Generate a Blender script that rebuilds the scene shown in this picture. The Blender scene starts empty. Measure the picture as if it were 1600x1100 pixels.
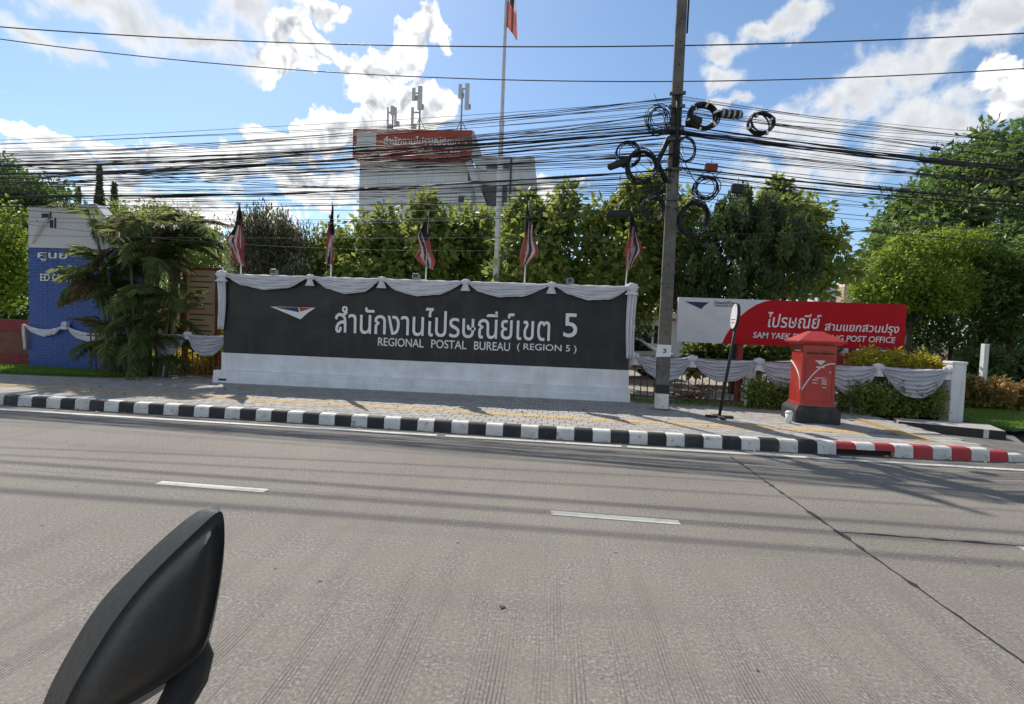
import bpy, math, random
import numpy as np
from mathutils import Vector, Matrix
random.seed(7)
rng = np.random.default_rng(11)
sc = bpy.context.scene
COL = sc.collection
rad = math.radians

# ---------------------------------------------------------------- camera, sky, sun, exposure
FPX, PW, PH = 800.0, 1600, 1100
YAW, PITCH, ROLL, CH = rad(4.3), rad(-2.55), rad(2.2), 1.74
fw = Vector((-math.sin(YAW) * math.cos(PITCH), math.cos(YAW) * math.cos(PITCH), math.sin(PITCH)))
r0 = fw.cross(Vector((0, 0, 1))).normalized(); u0 = r0.cross(fw)
cr = r0 * math.cos(ROLL) + u0 * math.sin(ROLL); cu = u0 * math.cos(ROLL) - r0 * math.sin(ROLL)
EYE = Vector((0, 0, CH))
cam = bpy.data.cameras.new('camera'); cam.sensor_width = 36; cam.lens = 36 * FPX / PW
cam.clip_start = 0.05; cam.clip_end = 3000
camo = bpy.data.objects.new('camera', cam); COL.objects.link(camo)
camo.matrix_world = Matrix(((cr.x, cu.x, -fw.x, 0), (cr.y, cu.y, -fw.y, 0), (cr.z, cu.z, -fw.z, CH), (0, 0, 0, 1)))
sc.camera = camo

def ray(x, y): return fw + cr * ((x - PW / 2) / FPX) - cu * ((y - PH / 2) / FPX)
def aty(x, y, Y): d = ray(x, y); return EYE + d * (Y / d.y)
def atz(x, y, z): d = ray(x, y); return EYE + d * ((z - CH) / d.z)

SUND = Vector((-0.49, 0.73, 1.0)).normalized()          # towards the sun
SUN_EL = math.asin(SUND.z); SUN_AZ = math.atan2(SUND.x, SUND.y)
sun = bpy.data.lights.new('sun', 'SUN'); sun.energy = 3.15; sun.angle = rad(0.53); sun.color = (1.0, 0.95, 0.87)
suno = bpy.data.objects.new('sun', sun); COL.objects.link(suno)
suno.rotation_euler = (-SUND).to_track_quat('-Z', 'Y').to_euler(); suno.location = (0, 0, 40)
sc.view_settings.view_transform = 'Standard'; sc.view_settings.look = 'None'
sc.view_settings.exposure = 0.82; sc.view_settings.gamma = 1.0; sc.view_settings.use_curve_mapping = False

class NT:                                               # small node-tree helper
    def __init__(s, tree): s.t = tree; s.n = tree.nodes; s.l = tree.links
    def put(s, kind, **kw):
        nd = s.n.new(kind)
        for k, v in kw.items(): setattr(nd, k, v)
        return nd
    def set(s, sock, v):
        if isinstance(v, bpy.types.NodeSocket): s.l.new(v, sock)
        elif v is not None: sock.default_value = v
    def math(s, op, a, b=None, c=None, clamp=False):
        nd = s.put('ShaderNodeMath', operation=op, use_clamp=clamp)
        for i, v in enumerate((a, b, c)): s.set(nd.inputs[i], v)
        return nd.outputs[0]
    def vmath(s, op, a, b=None):
        nd = s.put('ShaderNodeVectorMath', operation=op); s.set(nd.inputs[0], a)
        if b is not None: s.set(nd.inputs[1], b)
        return nd.outputs['Value'] if op in ('LENGTH', 'DISTANCE', 'DOT_PRODUCT') else nd.outputs[0]
    def noise(s, vec, scale, detail=4, rough=0.55, dist=0.0):
        nd = s.put('ShaderNodeTexNoise'); s.set(nd.inputs['Vector'], vec); nd.inputs['Scale'].default_value = scale
        nd.inputs['Detail'].default_value = detail; nd.inputs['Roughness'].default_value = rough
        nd.inputs['Distortion'].default_value = dist
        return nd.outputs['Fac']
    def ramp(s, fac, lo, hi, a=0.0, b=1.0, smooth=True):
        nd = s.put('ShaderNodeMapRange', interpolation_type='SMOOTHSTEP' if smooth else 'LINEAR')
        for i, v in zip((0, 1, 2, 3, 4), (fac, lo, hi, a, b)): s.set(nd.inputs[i], v)
        return nd.outputs[0]
    def mix(s, fac, a, b):
        nd = s.put('ShaderNodeMix', data_type='RGBA'); s.set(nd.inputs[0], fac)
        s.set(nd.inputs[6], a if not isinstance(a, tuple) else (*a[:3], 1)); s.set(nd.inputs[7], b if not isinstance(b, tuple) else (*b[:3], 1))
        return nd.outputs[2]

world = bpy.data.worlds.new('World'); sc.world = world; world.use_nodes = True
w = NT(world.node_tree); w.n.clear()
sky = w.put('ShaderNodeTexSky', sky_type='NISHITA', sun_disc=False, sun_elevation=SUN_EL, sun_rotation=SUN_AZ,
            air_density=1.0, dust_density=0.6, ozone_density=2.0, altitude=300)
tc = w.put('ShaderNodeTexCoord').outputs['Generated']
sep = w.put('ShaderNodeSeparateXYZ'); w.l.new(w.vmath('NORMALIZE', tc), sep.inputs[0])
uu = w.math('ARCTAN2', sep.outputs[0], sep.outputs[1]); vv = w.math('ARCSINE', sep.outputs[2])
cmb = w.put('ShaderNodeCombineXYZ'); w.l.new(uu, cmb.inputs[0]); w.l.new(vv, cmb.inputs[1]); uv = cmb.outputs[0]
warp = w.put('ShaderNodeTexNoise'); warp.inputs['Scale'].default_value = 9; warp.inputs['Detail'].default_value = 5
w.l.new(uv, warp.inputs['Vector'])
wv = w.vmath('SCALE', w.vmath('SUBTRACT', warp.outputs['Color'], (0.5, 0.5, 0.5))); wv.node.inputs['Scale'].default_value = 0.10
uvw = w.vmath('ADD', uv, wv)
def uvpx(x, y):
    d = ray(x, y).normalized(); return math.atan2(d.x, d.y), math.asin(d.z)
# cumulus heaps: image position only picks a direction of the sky; sizes in pixels become angles
WHITE = [(668, 48, 30, 30), (625, 88, 52, 40), (578, 112, 45, 40), (612, 160, 75, 50), (672, 172, 42, 45), (520, 208, 70, 32),
         (455, 225, 55, 25), (580, 215, 90, 40), (470, 55, 60, 38), (430, 92, 50, 32), (500, 15, 45, 22), (60, 206, 50, 14), (165, 226, 45, 18),
         (238, 228, 34, 14), (1555, 120, 50, 40),
         (1585, 165, 55, 45), (855, 292, 40, 26), (110, 262, 120, 30), (330, 250, 120, 28), (300, 330, 170, 30), (500, 300, 80, 40)]
GREY = [(1140, 78, 50, 30), (1190, 62, 50, 28), (1232, 40, 46, 30), (1270, 14, 44, 30), (1128, 118, 44, 26), (1150, 158, 40, 18), (180, 22, 230, 52), (330, 55, 120, 45), (70, 70, 110, 30), (390, 20, 90, 60), (1260, 205, 130, 60), (1330, 150, 130, 62), (1410, 115, 140, 70),
        (1480, 70, 130, 60), (1560, 20, 120, 60), (1430, 200, 170, 70), (1300, 260, 160, 50), (1180, 270, 80, 30)]
AROUND_W, AROUND_G = [], []
def heap(lst, around):
    acc = None
    for u1, v1, ua, va in [(*uvpx(x, y), abs(uvpx(x + rx, y)[0] - uvpx(x, y)[0]), abs(uvpx(x, y - ry)[1] - uvpx(x, y)[1])) for x, y, rx, ry in lst] + around:
        d = w.vmath('LENGTH', w.vmath('MULTIPLY', w.vmath('SUBTRACT', uvw, (u1, v1, 0)), (1 / ua, 1 / va, 0)))
        m = w.math('SUBTRACT', 1.0, d)
        acc = m if acc is None else w.math('MAXIMUM', acc, m)
    return w.math('MAXIMUM', acc, -0.9)
rs_ = random.Random(3)
for k in range(46):                                      # the same kind of sky goes on all round, outside the frame
    az, el = rad(rs_.uniform(62, 298)), rad(rs_.choice([8, 14, 20, 27, 35, 45, 58]) + rs_.uniform(-4, 4))
    (AROUND_G if k % 3 else AROUND_W).append((az if az < math.pi else az - 2 * math.pi, el, rad(rs_.uniform(8, 17)), rad(rs_.uniform(4, 8))))
def puffs(vec):
    nd = w.put('ShaderNodeTexVoronoi', feature='F1', voronoi_dimensions='2D'); nd.inputs['Scale'].default_value = 21; nd.inputs['Detail'].default_value = 2.5
    nd.inputs['Roughness'].default_value = 0.55; nd.normalize = True; w.set(nd.inputs['Vector'], vec); return nd.outputs['Distance']
fb = w.noise(uv, 19, 8, 0.60, 0.2); fb.node.noise_dimensions = '2D'; warp.noise_dimensions = '2D'
pf = puffs(uvw); pf_up = puffs(w.vmath('ADD', uvw, (-0.010, 0.016, 0)))
hw, hg = heap(WHITE, AROUND_W), heap(GREY, AROUND_G)
hmax = w.math('MAXIMUM', hw, hg)
smooth = w.ramp(w.math('SUBTRACT', hg, hw), -0.2, 0.5)                # the grey sheets are smoother than the white heaps
dn = w.math('ADD', w.math('MULTIPLY', w.math('SUBTRACT', 0.40, pf), w.math('SUBTRACT', 1.02, smooth)), w.math('MULTIPLY', w.math('SUBTRACT', fb, 0.5), 1.7))
dens = w.math('ADD', hmax, dn)
alpha = w.ramp(dens, 0.0, w.ramp(smooth, 0.0, 1.0, 0.30, 0.80))
lit = w.math('ADD', 0.90, w.math('MULTIPLY', w.math('SUBTRACT', pf_up, pf), w.math('MULTIPLY', w.math('SUBTRACT', 1.2, smooth), 1.3)), clamp=True)
core = w.ramp(dens, 0.35, 1.1, 1.0, 0.85)
greyf = w.ramp(smooth, 0.1, 1.0, 1.0, 0.86)
bright = w.math('MULTIPLY', w.math('MULTIPLY', lit, core), greyf)
ccol = w.mix(w.ramp(bright, 0.5, 0.9), (0.80, 0.845, 0.90), (1.0, 0.995, 0.985))
cem = w.vmath('SCALE', ccol); w.set(cem.node.inputs['Scale'], w.math('MULTIPLY', bright, 0.72))
skys = w.vmath('SCALE', sky.outputs[0]); skys.node.inputs['Scale'].default_value = 0.081
skyt = w.vmath('MULTIPLY', skys, (0.94, 1.03, 1.06))
full = w.mix(w.math('MULTIPLY', alpha, 0.96), skyt, cem)
bg = w.put('ShaderNodeBackground'); w.l.new(full, bg.inputs['Color']); bg.inputs['Strength'].default_value = 1.0
w.l.new(bg.outputs[0], w.put('ShaderNodeOutputWorld').inputs[0])

# ---------------------------------------------------------------- materials
MATS = {}
def M(name, col, rough=0.6, col2=None, var=0.18, scale=3.0, bump=0.0, bscale=60.0, metal=0.0, spec=0.4, dirt=None, dirt_amt=0.0, dscale=1.2, coat=0.0, trans=None, streak=None, streak_amt=0.5):
    if name in MATS: return MATS[name]
    m = bpy.data.materials.new(name); m.use_nodes = True; t = NT(m.node_tree)
    p = t.n['Principled BSDF']; co = t.put('ShaderNodeTexCoord').outputs['Object']
    c2 = col2 or tuple(c * (1 - var) for c in col); c1 = tuple(min(1, c * (1 + var * 0.5)) for c in col) if not col2 else col
    c = t.mix(t.ramp(t.noise(co, scale, 6), 0.3, 0.7), c2, c1)
    if dirt: c = t.mix(t.math('MULTIPLY', t.ramp(t.noise(co, dscale, 7, 0.65), 0.48, 0.72), dirt_amt), c, dirt)
    if streak:                                           # rain runs and splash stains
        st_ = t.noise(t.vmath('MULTIPLY', co, (7, 7, 0.55)), 1.0, 6, 0.65); st2 = t.noise(t.vmath('MULTIPLY', co, (1.2, 1.2, 9)), 1.0, 5, 0.6)
        c = t.mix(t.math('MULTIPLY', t.ramp(st_, 0.50, 0.72), streak_amt), c, streak); c = t.mix(t.math('MULTIPLY', t.ramp(st2, 0.56, 0.72), streak_amt * 0.7), c, streak)
    t.l.new(c, p.inputs['Base Color']); p.inputs['Metallic'].default_value = metal
    p.inputs['Specular IOR Level'].default_value = spec; p.inputs['Coat Weight'].default_value = coat
    t.l.new(t.ramp(t.noise(co, scale * 2.3, 4), 0.2, 0.8, max(0.03, rough - 0.08), min(1, rough + 0.1)), p.inputs['Roughness'])
    if bump:
        b = t.put('ShaderNodeBump'); b.inputs['Strength'].default_value = bump; b.inputs['Distance'].default_value = 0.02
        t.l.new(t.noise(co, bscale, 5, 0.6), b.inputs['Height']); t.l.new(b.outputs[0], p.inputs['Normal'])
    if trans:                                            # cloth and petals let light through
        tr = t.put('ShaderNodeBsdfTranslucent'); t.l.new(c, tr.inputs[0]); mx = t.put('ShaderNodeMixShader'); mx.inputs[0].default_value = trans
        t.l.new(p.outputs[0], mx.inputs[1]); t.l.new(tr.outputs[0], mx.inputs[2]); t.l.new(mx.outputs[0], t.n['Material Output'].inputs[0])
    MATS[name] = m; return m

def leafmat(name, dark, mid, light, trans=0.35, rough=0.45):
    m = bpy.data.materials.new(name); m.use_nodes = True; t = NT(m.node_tree); p = t.n['Principled BSDF']
    at = t.put('ShaderNodeAttribute', attribute_name='tint').outputs['Fac']
    cr_ = t.put('ShaderNodeValToRGB'); e = cr_.color_ramp.elements
    e[0].color = (*dark, 1); e[1].color = (*light, 1); e.new(0.5).color = (*mid, 1); t.l.new(at, cr_.inputs[0])
    t.l.new(cr_.outputs[0], p.inputs['Base Color']); p.inputs['Roughness'].default_value = rough; p.inputs['Specular IOR Level'].default_value = 0.35
    tr = t.put('ShaderNodeBsdfTranslucent'); t.l.new(t.mix(0.5, cr_.outputs[0], tuple(c * 1.5 for c in light)), tr.inputs[0])
    mx = t.put('ShaderNodeMixShader'); mx.inputs[0].default_value = trans
    t.l.new(p.outputs[0], mx.inputs[1]); t.l.new(tr.outputs[0], mx.inputs[2]); t.l.new(mx.outputs[0], t.n['Material Output'].inputs[0])
    MATS[name] = m; return m

def road_material():
    m = bpy.data.materials.new('road_concrete'); m.use_nodes = True; t = NT(m.node_tree); p = t.n['Principled BSDF']
    co = t.put('ShaderNodeTexCoord').outputs['Object']
    big = t.noise(co, 0.35, 6, 0.6); med = t.noise(co, 2.2, 6, 0.65)
    streak = t.noise(t.vmath('MULTIPLY', co, (0.35, 2.4, 1)), 1.0, 5, 0.6)
    c = t.mix(t.ramp(big, 0.3, 0.7), (0.168, 0.148, 0.123), (0.212, 0.188, 0.158))
    c = t.mix(t.math('MULTIPLY', t.ramp(med, 0.45, 0.75), 0.4), c, (0.150, 0.136, 0.120))
    c = t.mix(t.math('MULTIPLY', t.ramp(streak, 0.5, 0.75), 0.3), c, (0.15, 0.136, 0.12))
    fine = t.noise(co, 95, 3, 0.7); fine2 = t.noise(co, 46, 3, 0.75)
    c = t.mix(t.math('MULTIPLY', t.ramp(fine, 0.55, 0.72), 0.6), c, (0.34, 0.325, 0.30))
    c = t.mix(t.math('MULTIPLY', t.ramp(fine, 0.45, 0.28), 0.55), c, (0.072, 0.066, 0.060))
    c = t.mix(t.math('MULTIPLY', t.ramp(fine2, 0.53, 0.60), t.ramp(med, 0.35, 0.65, 0.30, 0.85)), c, (0.30, 0.285, 0.262))
    c = t.mix(t.math('MULTIPLY', t.ramp(fine2, 0.45, 0.38), t.ramp(med, 0.4, 0.7, 0.35, 0.75)), c, (0.085, 0.078, 0.07))
    sp = t.put('ShaderNodeSeparateXYZ'); t.l.new(co, sp.inputs[0])
    wob = t.math('MULTIPLY', t.math('SUBTRACT', t.noise(co, 0.8, 3), 0.5), 0.05)
    g = t.math('SINE', t.math('MULTIPLY', t.math('ADD', sp.outputs[0], wob), 2 * math.pi / 0.021))
    gm = t.ramp(t.noise(t.vmath('MULTIPLY', co, (5.0, 0.35, 1)), 1.0, 4, 0.6), 0.45, 0.62)
    near = t.ramp(sp.outputs[1], 4.4, 2.2)
    grv = t.math('MULTIPLY', t.ramp(g, 0.2, 0.9), t.math('MULTIPLY', gm, t.math('ADD', 0.25, t.math('MULTIPLY', near, 0.75))))
    c = t.mix(t.math('MULTIPLY', grv, 0.72), c, (0.07, 0.063, 0.057))
    pit = t.put('ShaderNodeTexVoronoi', feature='F1'); pit.inputs['Scale'].default_value = 2.3; t.l.new(co, pit.inputs['Vector'])
    c = t.mix(t.ramp(pit.outputs['Distance'], 0.045, 0.02), c, (0.05, 0.046, 0.043))
    trk = t.noise(t.vmath('MULTIPLY', co, (0.12, 1.5, 1)), 1.0, 4, 0.6)      # traffic film and old drips run along the lanes
    c = t.mix(t.math('MULTIPLY', t.ramp(trk, 0.50, 0.68), 0.32), c, (0.125, 0.114, 0.101))
    drip = t.noise(co, 1.1, 6, 0.7); c = t.mix(t.math('MULTIPLY', t.ramp(drip, 0.64, 0.72), 0.3), c, (0.075, 0.069, 0.063))
    t.l.new(c, p.inputs['Base Color']); p.inputs['Roughness'].default_value = 0.85; p.inputs['Specular IOR Level'].default_value = 0.3
    h = t.math('SUBTRACT', t.math('ADD', t.math('MULTIPLY', fine2, 0.8), t.math('MULTIPLY', fine, 0.5)), t.math('MULTIPLY', grv, 0.5))
    b = t.put('ShaderNodeBump'); b.inputs['Strength'].default_value = 0.55; b.inputs['Distance'].default_value = 0.008
    t.l.new(h, b.inputs['Height']); t.l.new(b.outputs[0], p.inputs['Normal'])
    MATS['road'] = m; return m

def worn_paint(name, col, under, lo=0.56, hi=0.72, rough=0.6, amt=0.8, grime=(0.10, 0.09, 0.08)):
    m = bpy.data.materials.new(name); m.use_nodes = True; t = NT(m.node_tree); p = t.n['Principled BSDF']
    geo = t.put('ShaderNodeNewGeometry').outputs['Position']
    n1 = t.noise(geo, 9, 8, 0.7); n2 = t.noise(geo, 2.0, 5, 0.6); n3 = t.noise(geo, 60, 3, 0.6)
    c = t.mix(t.ramp(n2, 0.35, 0.75, 0.0, 0.35), col, grime)
    c = t.mix(t.math('MULTIPLY', t.ramp(n3, 0.55, 0.75), 0.25), c, grime)
    c = t.mix(t.math('MULTIPLY', t.ramp(n1, lo, hi), amt), c, under)
    t.l.new(c, p.inputs['Base Color']); p.inputs['Roughness'].default_value = rough; p.inputs['Specular IOR Level'].default_value = 0.35
    b = t.put('ShaderNodeBump'); b.inputs['Strength'].default_value = 0.35; b.inputs['Distance'].default_value = 0.01
    t.l.new(t.math('SUBTRACT', n3, n1), b.inputs['Height']); t.l.new(b.outputs[0], p.inputs['Normal'])
    MATS[name] = m; return m

road_material()
worn_paint('kerb_white', (0.68, 0.665, 0.62), (0.24, 0.22, 0.19), 0.54, 0.66)
worn_paint('kerb_black', (0.020, 0.021, 0.024), (0.13, 0.122, 0.112), 0.57, 0.70, amt=0.7)
worn_paint('kerb_red', (0.42, 0.025, 0.035), (0.30, 0.24, 0.21), 0.60, 0.72, amt=0.7)
worn_paint('line_paint', (0.60, 0.585, 0.53), (0.22, 0.205, 0.19), 0.54, 0.66, amt=0.8)
worn_paint('dash_paint', (0.56, 0.54, 0.46), (0.27, 0.245, 0.21), 0.53, 0.66, amt=0.7)
M('sealant', (0.022, 0.021, 0.02), 0.7, bump=0.3, bscale=80)
M('gutter', (0.17, 0.158, 0.142), 0.9, col2=(0.11, 0.102, 0.093), scale=2.5, bump=0.4, bscale=50, dirt=(0.05, 0.045, 0.04), dirt_amt=0.6)
for i, c in enumerate([(0.36, 0.335, 0.30), (0.335, 0.313, 0.283), (0.375, 0.35, 0.313), (0.32, 0.298, 0.27)]):
    M('paver%d' % i, c, 0.85, var=0.14, scale=14, bump=0.3, bscale=90, dirt=(0.19, 0.175, 0.155), dirt_amt=0.5, dscale=5)
M('tactile', (0.52, 0.36, 0.16), 0.75, col2=(0.43, 0.31, 0.16), scale=6, bump=0.3, dirt=(0.20, 0.16, 0.11), dirt_amt=0.6, dscale=4)
M('mortar', (0.22, 0.202, 0.178), 0.95, bump=0.3)
M('soil', (0.075, 0.055, 0.035), 0.95, col2=(0.045, 0.04, 0.025), scale=1.5, bump=0.5, bscale=20)
M('lawn_base', (0.055, 0.10, 0.022), 0.9, col2=(0.04, 0.06, 0.018), scale=1.2, bump=0.5, bscale=35)
M('drive', (0.30, 0.265, 0.215), 0.85, scale=0.8, bump=0.2, dirt=(0.16, 0.14, 0.12), dirt_amt=0.5)
M('granite', (0.010, 0.0092, 0.0096), 0.45, col2=(0.018, 0.0165, 0.017), scale=1.1, bump=0.05, bscale=180, spec=0.45, dirt=(0.055, 0.050, 0.048), dirt_amt=0.5, dscale=0.9, streak=(0.040, 0.036, 0.034), streak_amt=0.6)
M('plinth_white', (0.80, 0.79, 0.79), 0.7, var=0.12, scale=2, bump=0.15, bscale=30, dirt=(0.60, 0.58, 0.56), dirt_amt=0.5, dscale=1.5, streak=(0.50, 0.48, 0.45), streak_amt=0.3)
M('white_paint', (0.70, 0.70, 0.69), 0.55, var=0.1, scale=2, bump=0.08, dirt=(0.36, 0.34, 0.31), dirt_amt=0.45, streak=(0.34, 0.31, 0.27), streak_amt=0.5)
M('letter', (0.80, 0.79, 0.76), 0.45, var=0.08, spec=0.5)
M('cloth', (0.80, 0.79, 0.82), 0.8, var=0.07, scale=5, bump=0.1, bscale=200, trans=0.22)
M('cloth_grey', (0.62, 0.61, 0.66), 0.8, var=0.08, scale=5, bump=0.1, bscale=200, trans=0.22)
M('fence_brown', (0.115, 0.035, 0.025), 0.6, col2=(0.17, 0.06, 0.035), scale=4, dirt=(0.08, 0.045, 0.03), dirt_amt=0.6)
M('red_paint', (0.36, 0.022, 0.024), 0.45, var=0.15, scale=3, spec=0.45, bump=0.06, dirt=(0.22, 0.035, 0.03), dirt_amt=0.6, coat=0.15)
M('box_red', (0.40, 0.030, 0.020), 0.42, var=0.14, scale=4, spec=0.5, bump=0.05, dirt=(0.34, 0.06, 0.045), dirt_amt=0.55, coat=0.2, streak=(0.20, 0.03, 0.026), streak_amt=0.5)
M('sign_red', (0.46, 0.003, 0.010), 0.55, var=0.06, spec=0.2)
M('sign_white', (0.64, 0.64, 0.645), 0.5, var=0.05, dirt=(0.40, 0.39, 0.38), dirt_amt=0.3)
M('navy', (0.022, 0.03, 0.12), 0.5, var=0.05)
M('logo_red', (0.42, 0.02, 0.03), 0.5, var=0.05)
M('print_dark', (0.03, 0.03, 0.045), 0.6, var=0.05)
M('print_pale', (0.60, 0.56, 0.55), 0.6, var=0.05)
M('blue_brick', (0.045, 0.10, 0.32), 0.55, var=0.2, scale=5, dirt=(0.12, 0.15, 0.27), dirt_amt=0.5, dscale=3, bump=0.1)
M('concrete_pole', (0.165, 0.15, 0.128), 0.9, col2=(0.105, 0.096, 0.082), scale=3.5, bump=0.45, bscale=45, dirt=(0.06, 0.054, 0.046), dirt_amt=0.65, dscale=2)
M('base_dark', (0.035, 0.035, 0.036), 0.8, var=0.3, scale=5, bump=0.3, bscale=40, dirt=(0.10, 0.095, 0.085), dirt_amt=0.5, dscale=3)
M('cable', (0.012, 0.012, 0.014), 0.55, var=0.2)
M('cable_grey', (0.05, 0.05, 0.055), 0.55, var=0.2)
M('rubber', (0.018, 0.018, 0.02), 0.6, var=0.2, bump=0.1)
M('plastic_black', (0.0045, 0.005, 0.006), 0.40, var=0.2, scale=30, bump=0.45, bscale=600, spec=0.55)
M('chrome', (0.55, 0.55, 0.56), 0.12, metal=1.0, var=0.03)
M('steel', (0.36, 0.37, 0.38), 0.45, metal=0.6, var=0.15, scale=6)
M('pole_white', (0.62, 0.62, 0.61), 0.45, var=0.08, dirt=(0.38, 0.37, 0.35), dirt_amt=0.4)
M('building_wall', (0.70, 0.69, 0.675), 0.85, var=0.1, scale=0.5, bump=0.1, dirt=(0.40, 0.385, 0.37), dirt_amt=0.55, dscale=0.25, streak=(0.34, 0.325, 0.31), streak_amt=0.55)
M('building_white', (0.62, 0.62, 0.62), 0.8, var=0.08, scale=0.5, dirt=(0.38, 0.37, 0.35), dirt_amt=0.5, dscale=0.3)
M('building_red', (0.38, 0.075, 0.05), 0.7, var=0.12, scale=0.8, dirt=(0.16, 0.035, 0.03), dirt_amt=0.5, dscale=0.4)
M('glass_dark', (0.012, 0.015, 0.02), 0.08, var=0.1, spec=0.6)
M('roof_blue', (0.28, 0.38, 0.46), 0.5, var=0.1)
M('beige', (0.50, 0.38, 0.24), 0.7, var=0.1, scale=2, dirt=(0.36, 0.27, 0.18), dirt_amt=0.4)
M('frame_red', (0.22, 0.05, 0.03), 0.6, var=0.15)
M('car_white', (0.66, 0.66, 0.67), 0.22, var=0.03, coat=0.6, spec=0.5)
M('bark', (0.085, 0.065, 0.048), 0.95, col2=(0.045, 0.036, 0.028), scale=9, bump=0.7, bscale=25)
M('stem_green', (0.13, 0.14, 0.06), 0.7, var=0.3, scale=6)
M('flag_red', (0.42, 0.15, 0.135), 0.85, var=0.2, trans=0.55)
M('flag_white', (0.60, 0.53, 0.53), 0.85, var=0.08, trans=0.5)
M('flag_blue', (0.06, 0.065, 0.11), 0.85, var=0.12, trans=0.3)
M('flag_black', (0.045, 0.040, 0.042), 0.9, var=0.2, trans=0.35)
M('paper', (0.70, 0.70, 0.70), 0.8, var=0.04)
M('tag_red', (0.16, 0.03, 0.025), 0.6, var=0.15)
leafmat('leaf_broad', (0.055, 0.098, 0.022), (0.14, 0.21, 0.042), (0.36, 0.38, 0.09), 0.48)
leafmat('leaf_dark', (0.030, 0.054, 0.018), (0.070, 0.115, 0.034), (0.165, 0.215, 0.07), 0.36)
leafmat('leaf_big', (0.038, 0.074, 0.020), (0.090, 0.16, 0.038), (0.205, 0.29, 0.068), 0.40)
leafmat('leaf_bright', (0.075, 0.125, 0.014), (0.18, 0.265, 0.028), (0.31, 0.38, 0.055), 0.45)
leafmat('leaf_gold', (0.16, 0.19, 0.02), (0.36, 0.34, 0.035), (0.55, 0.42, 0.05), 0.42)
leafmat('leaf_croton', (0.07, 0.13, 0.022), (0.20, 0.21, 0.04), (0.50, 0.22, 0.09), 0.4)
leafmat('leaf_olive', (0.040, 0.055, 0.024), (0.095, 0.110, 0.050), (0.20, 0.19, 0.10), 0.35)
leafmat('leaf_palm', (0.055, 0.095, 0.028), (0.125, 0.19, 0.055), (0.32, 0.34, 0.12), 0.46, 0.6)
leafmat('leaf_dry', (0.10, 0.065, 0.03), (0.17, 0.12, 0.06), (0.30, 0.24, 0.14), 0.3)
leafmat('leaf_brown', (0.05, 0.048, 0.020), (0.11, 0.095, 0.035), (0.20, 0.15, 0.07), 0.3)
leafmat('grass', (0.07, 0.13, 0.016), (0.13, 0.24, 0.028), (0.22, 0.32, 0.05), 0.4)

# ---------------------------------------------------------------- mesh helpers
def tag(o, label=None, cat=None, group=None, kind=None):
    for k, v in (('label', label), ('category', cat), ('group', group), ('kind', kind)):
        if v: o[k] = v
    return o
def empty(name, loc=(0, 0, 0), rz=0.0, **kw):
    o = bpy.data.objects.new(name, None); COL.objects.link(o); o.location = loc; o.rotation_euler = (0, 0, rz)
    o.empty_display_size = 0.2; return tag(o, **kw)
def link(name, me, parent=None, loc=(0, 0, 0), rot=(0, 0, 0), **kw):
    o = bpy.data.objects.new(name, me); COL.objects.link(o); o.location = loc; o.rotation_euler = rot
    if parent is not None: o.parent = parent
    return tag(o, **kw)

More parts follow.
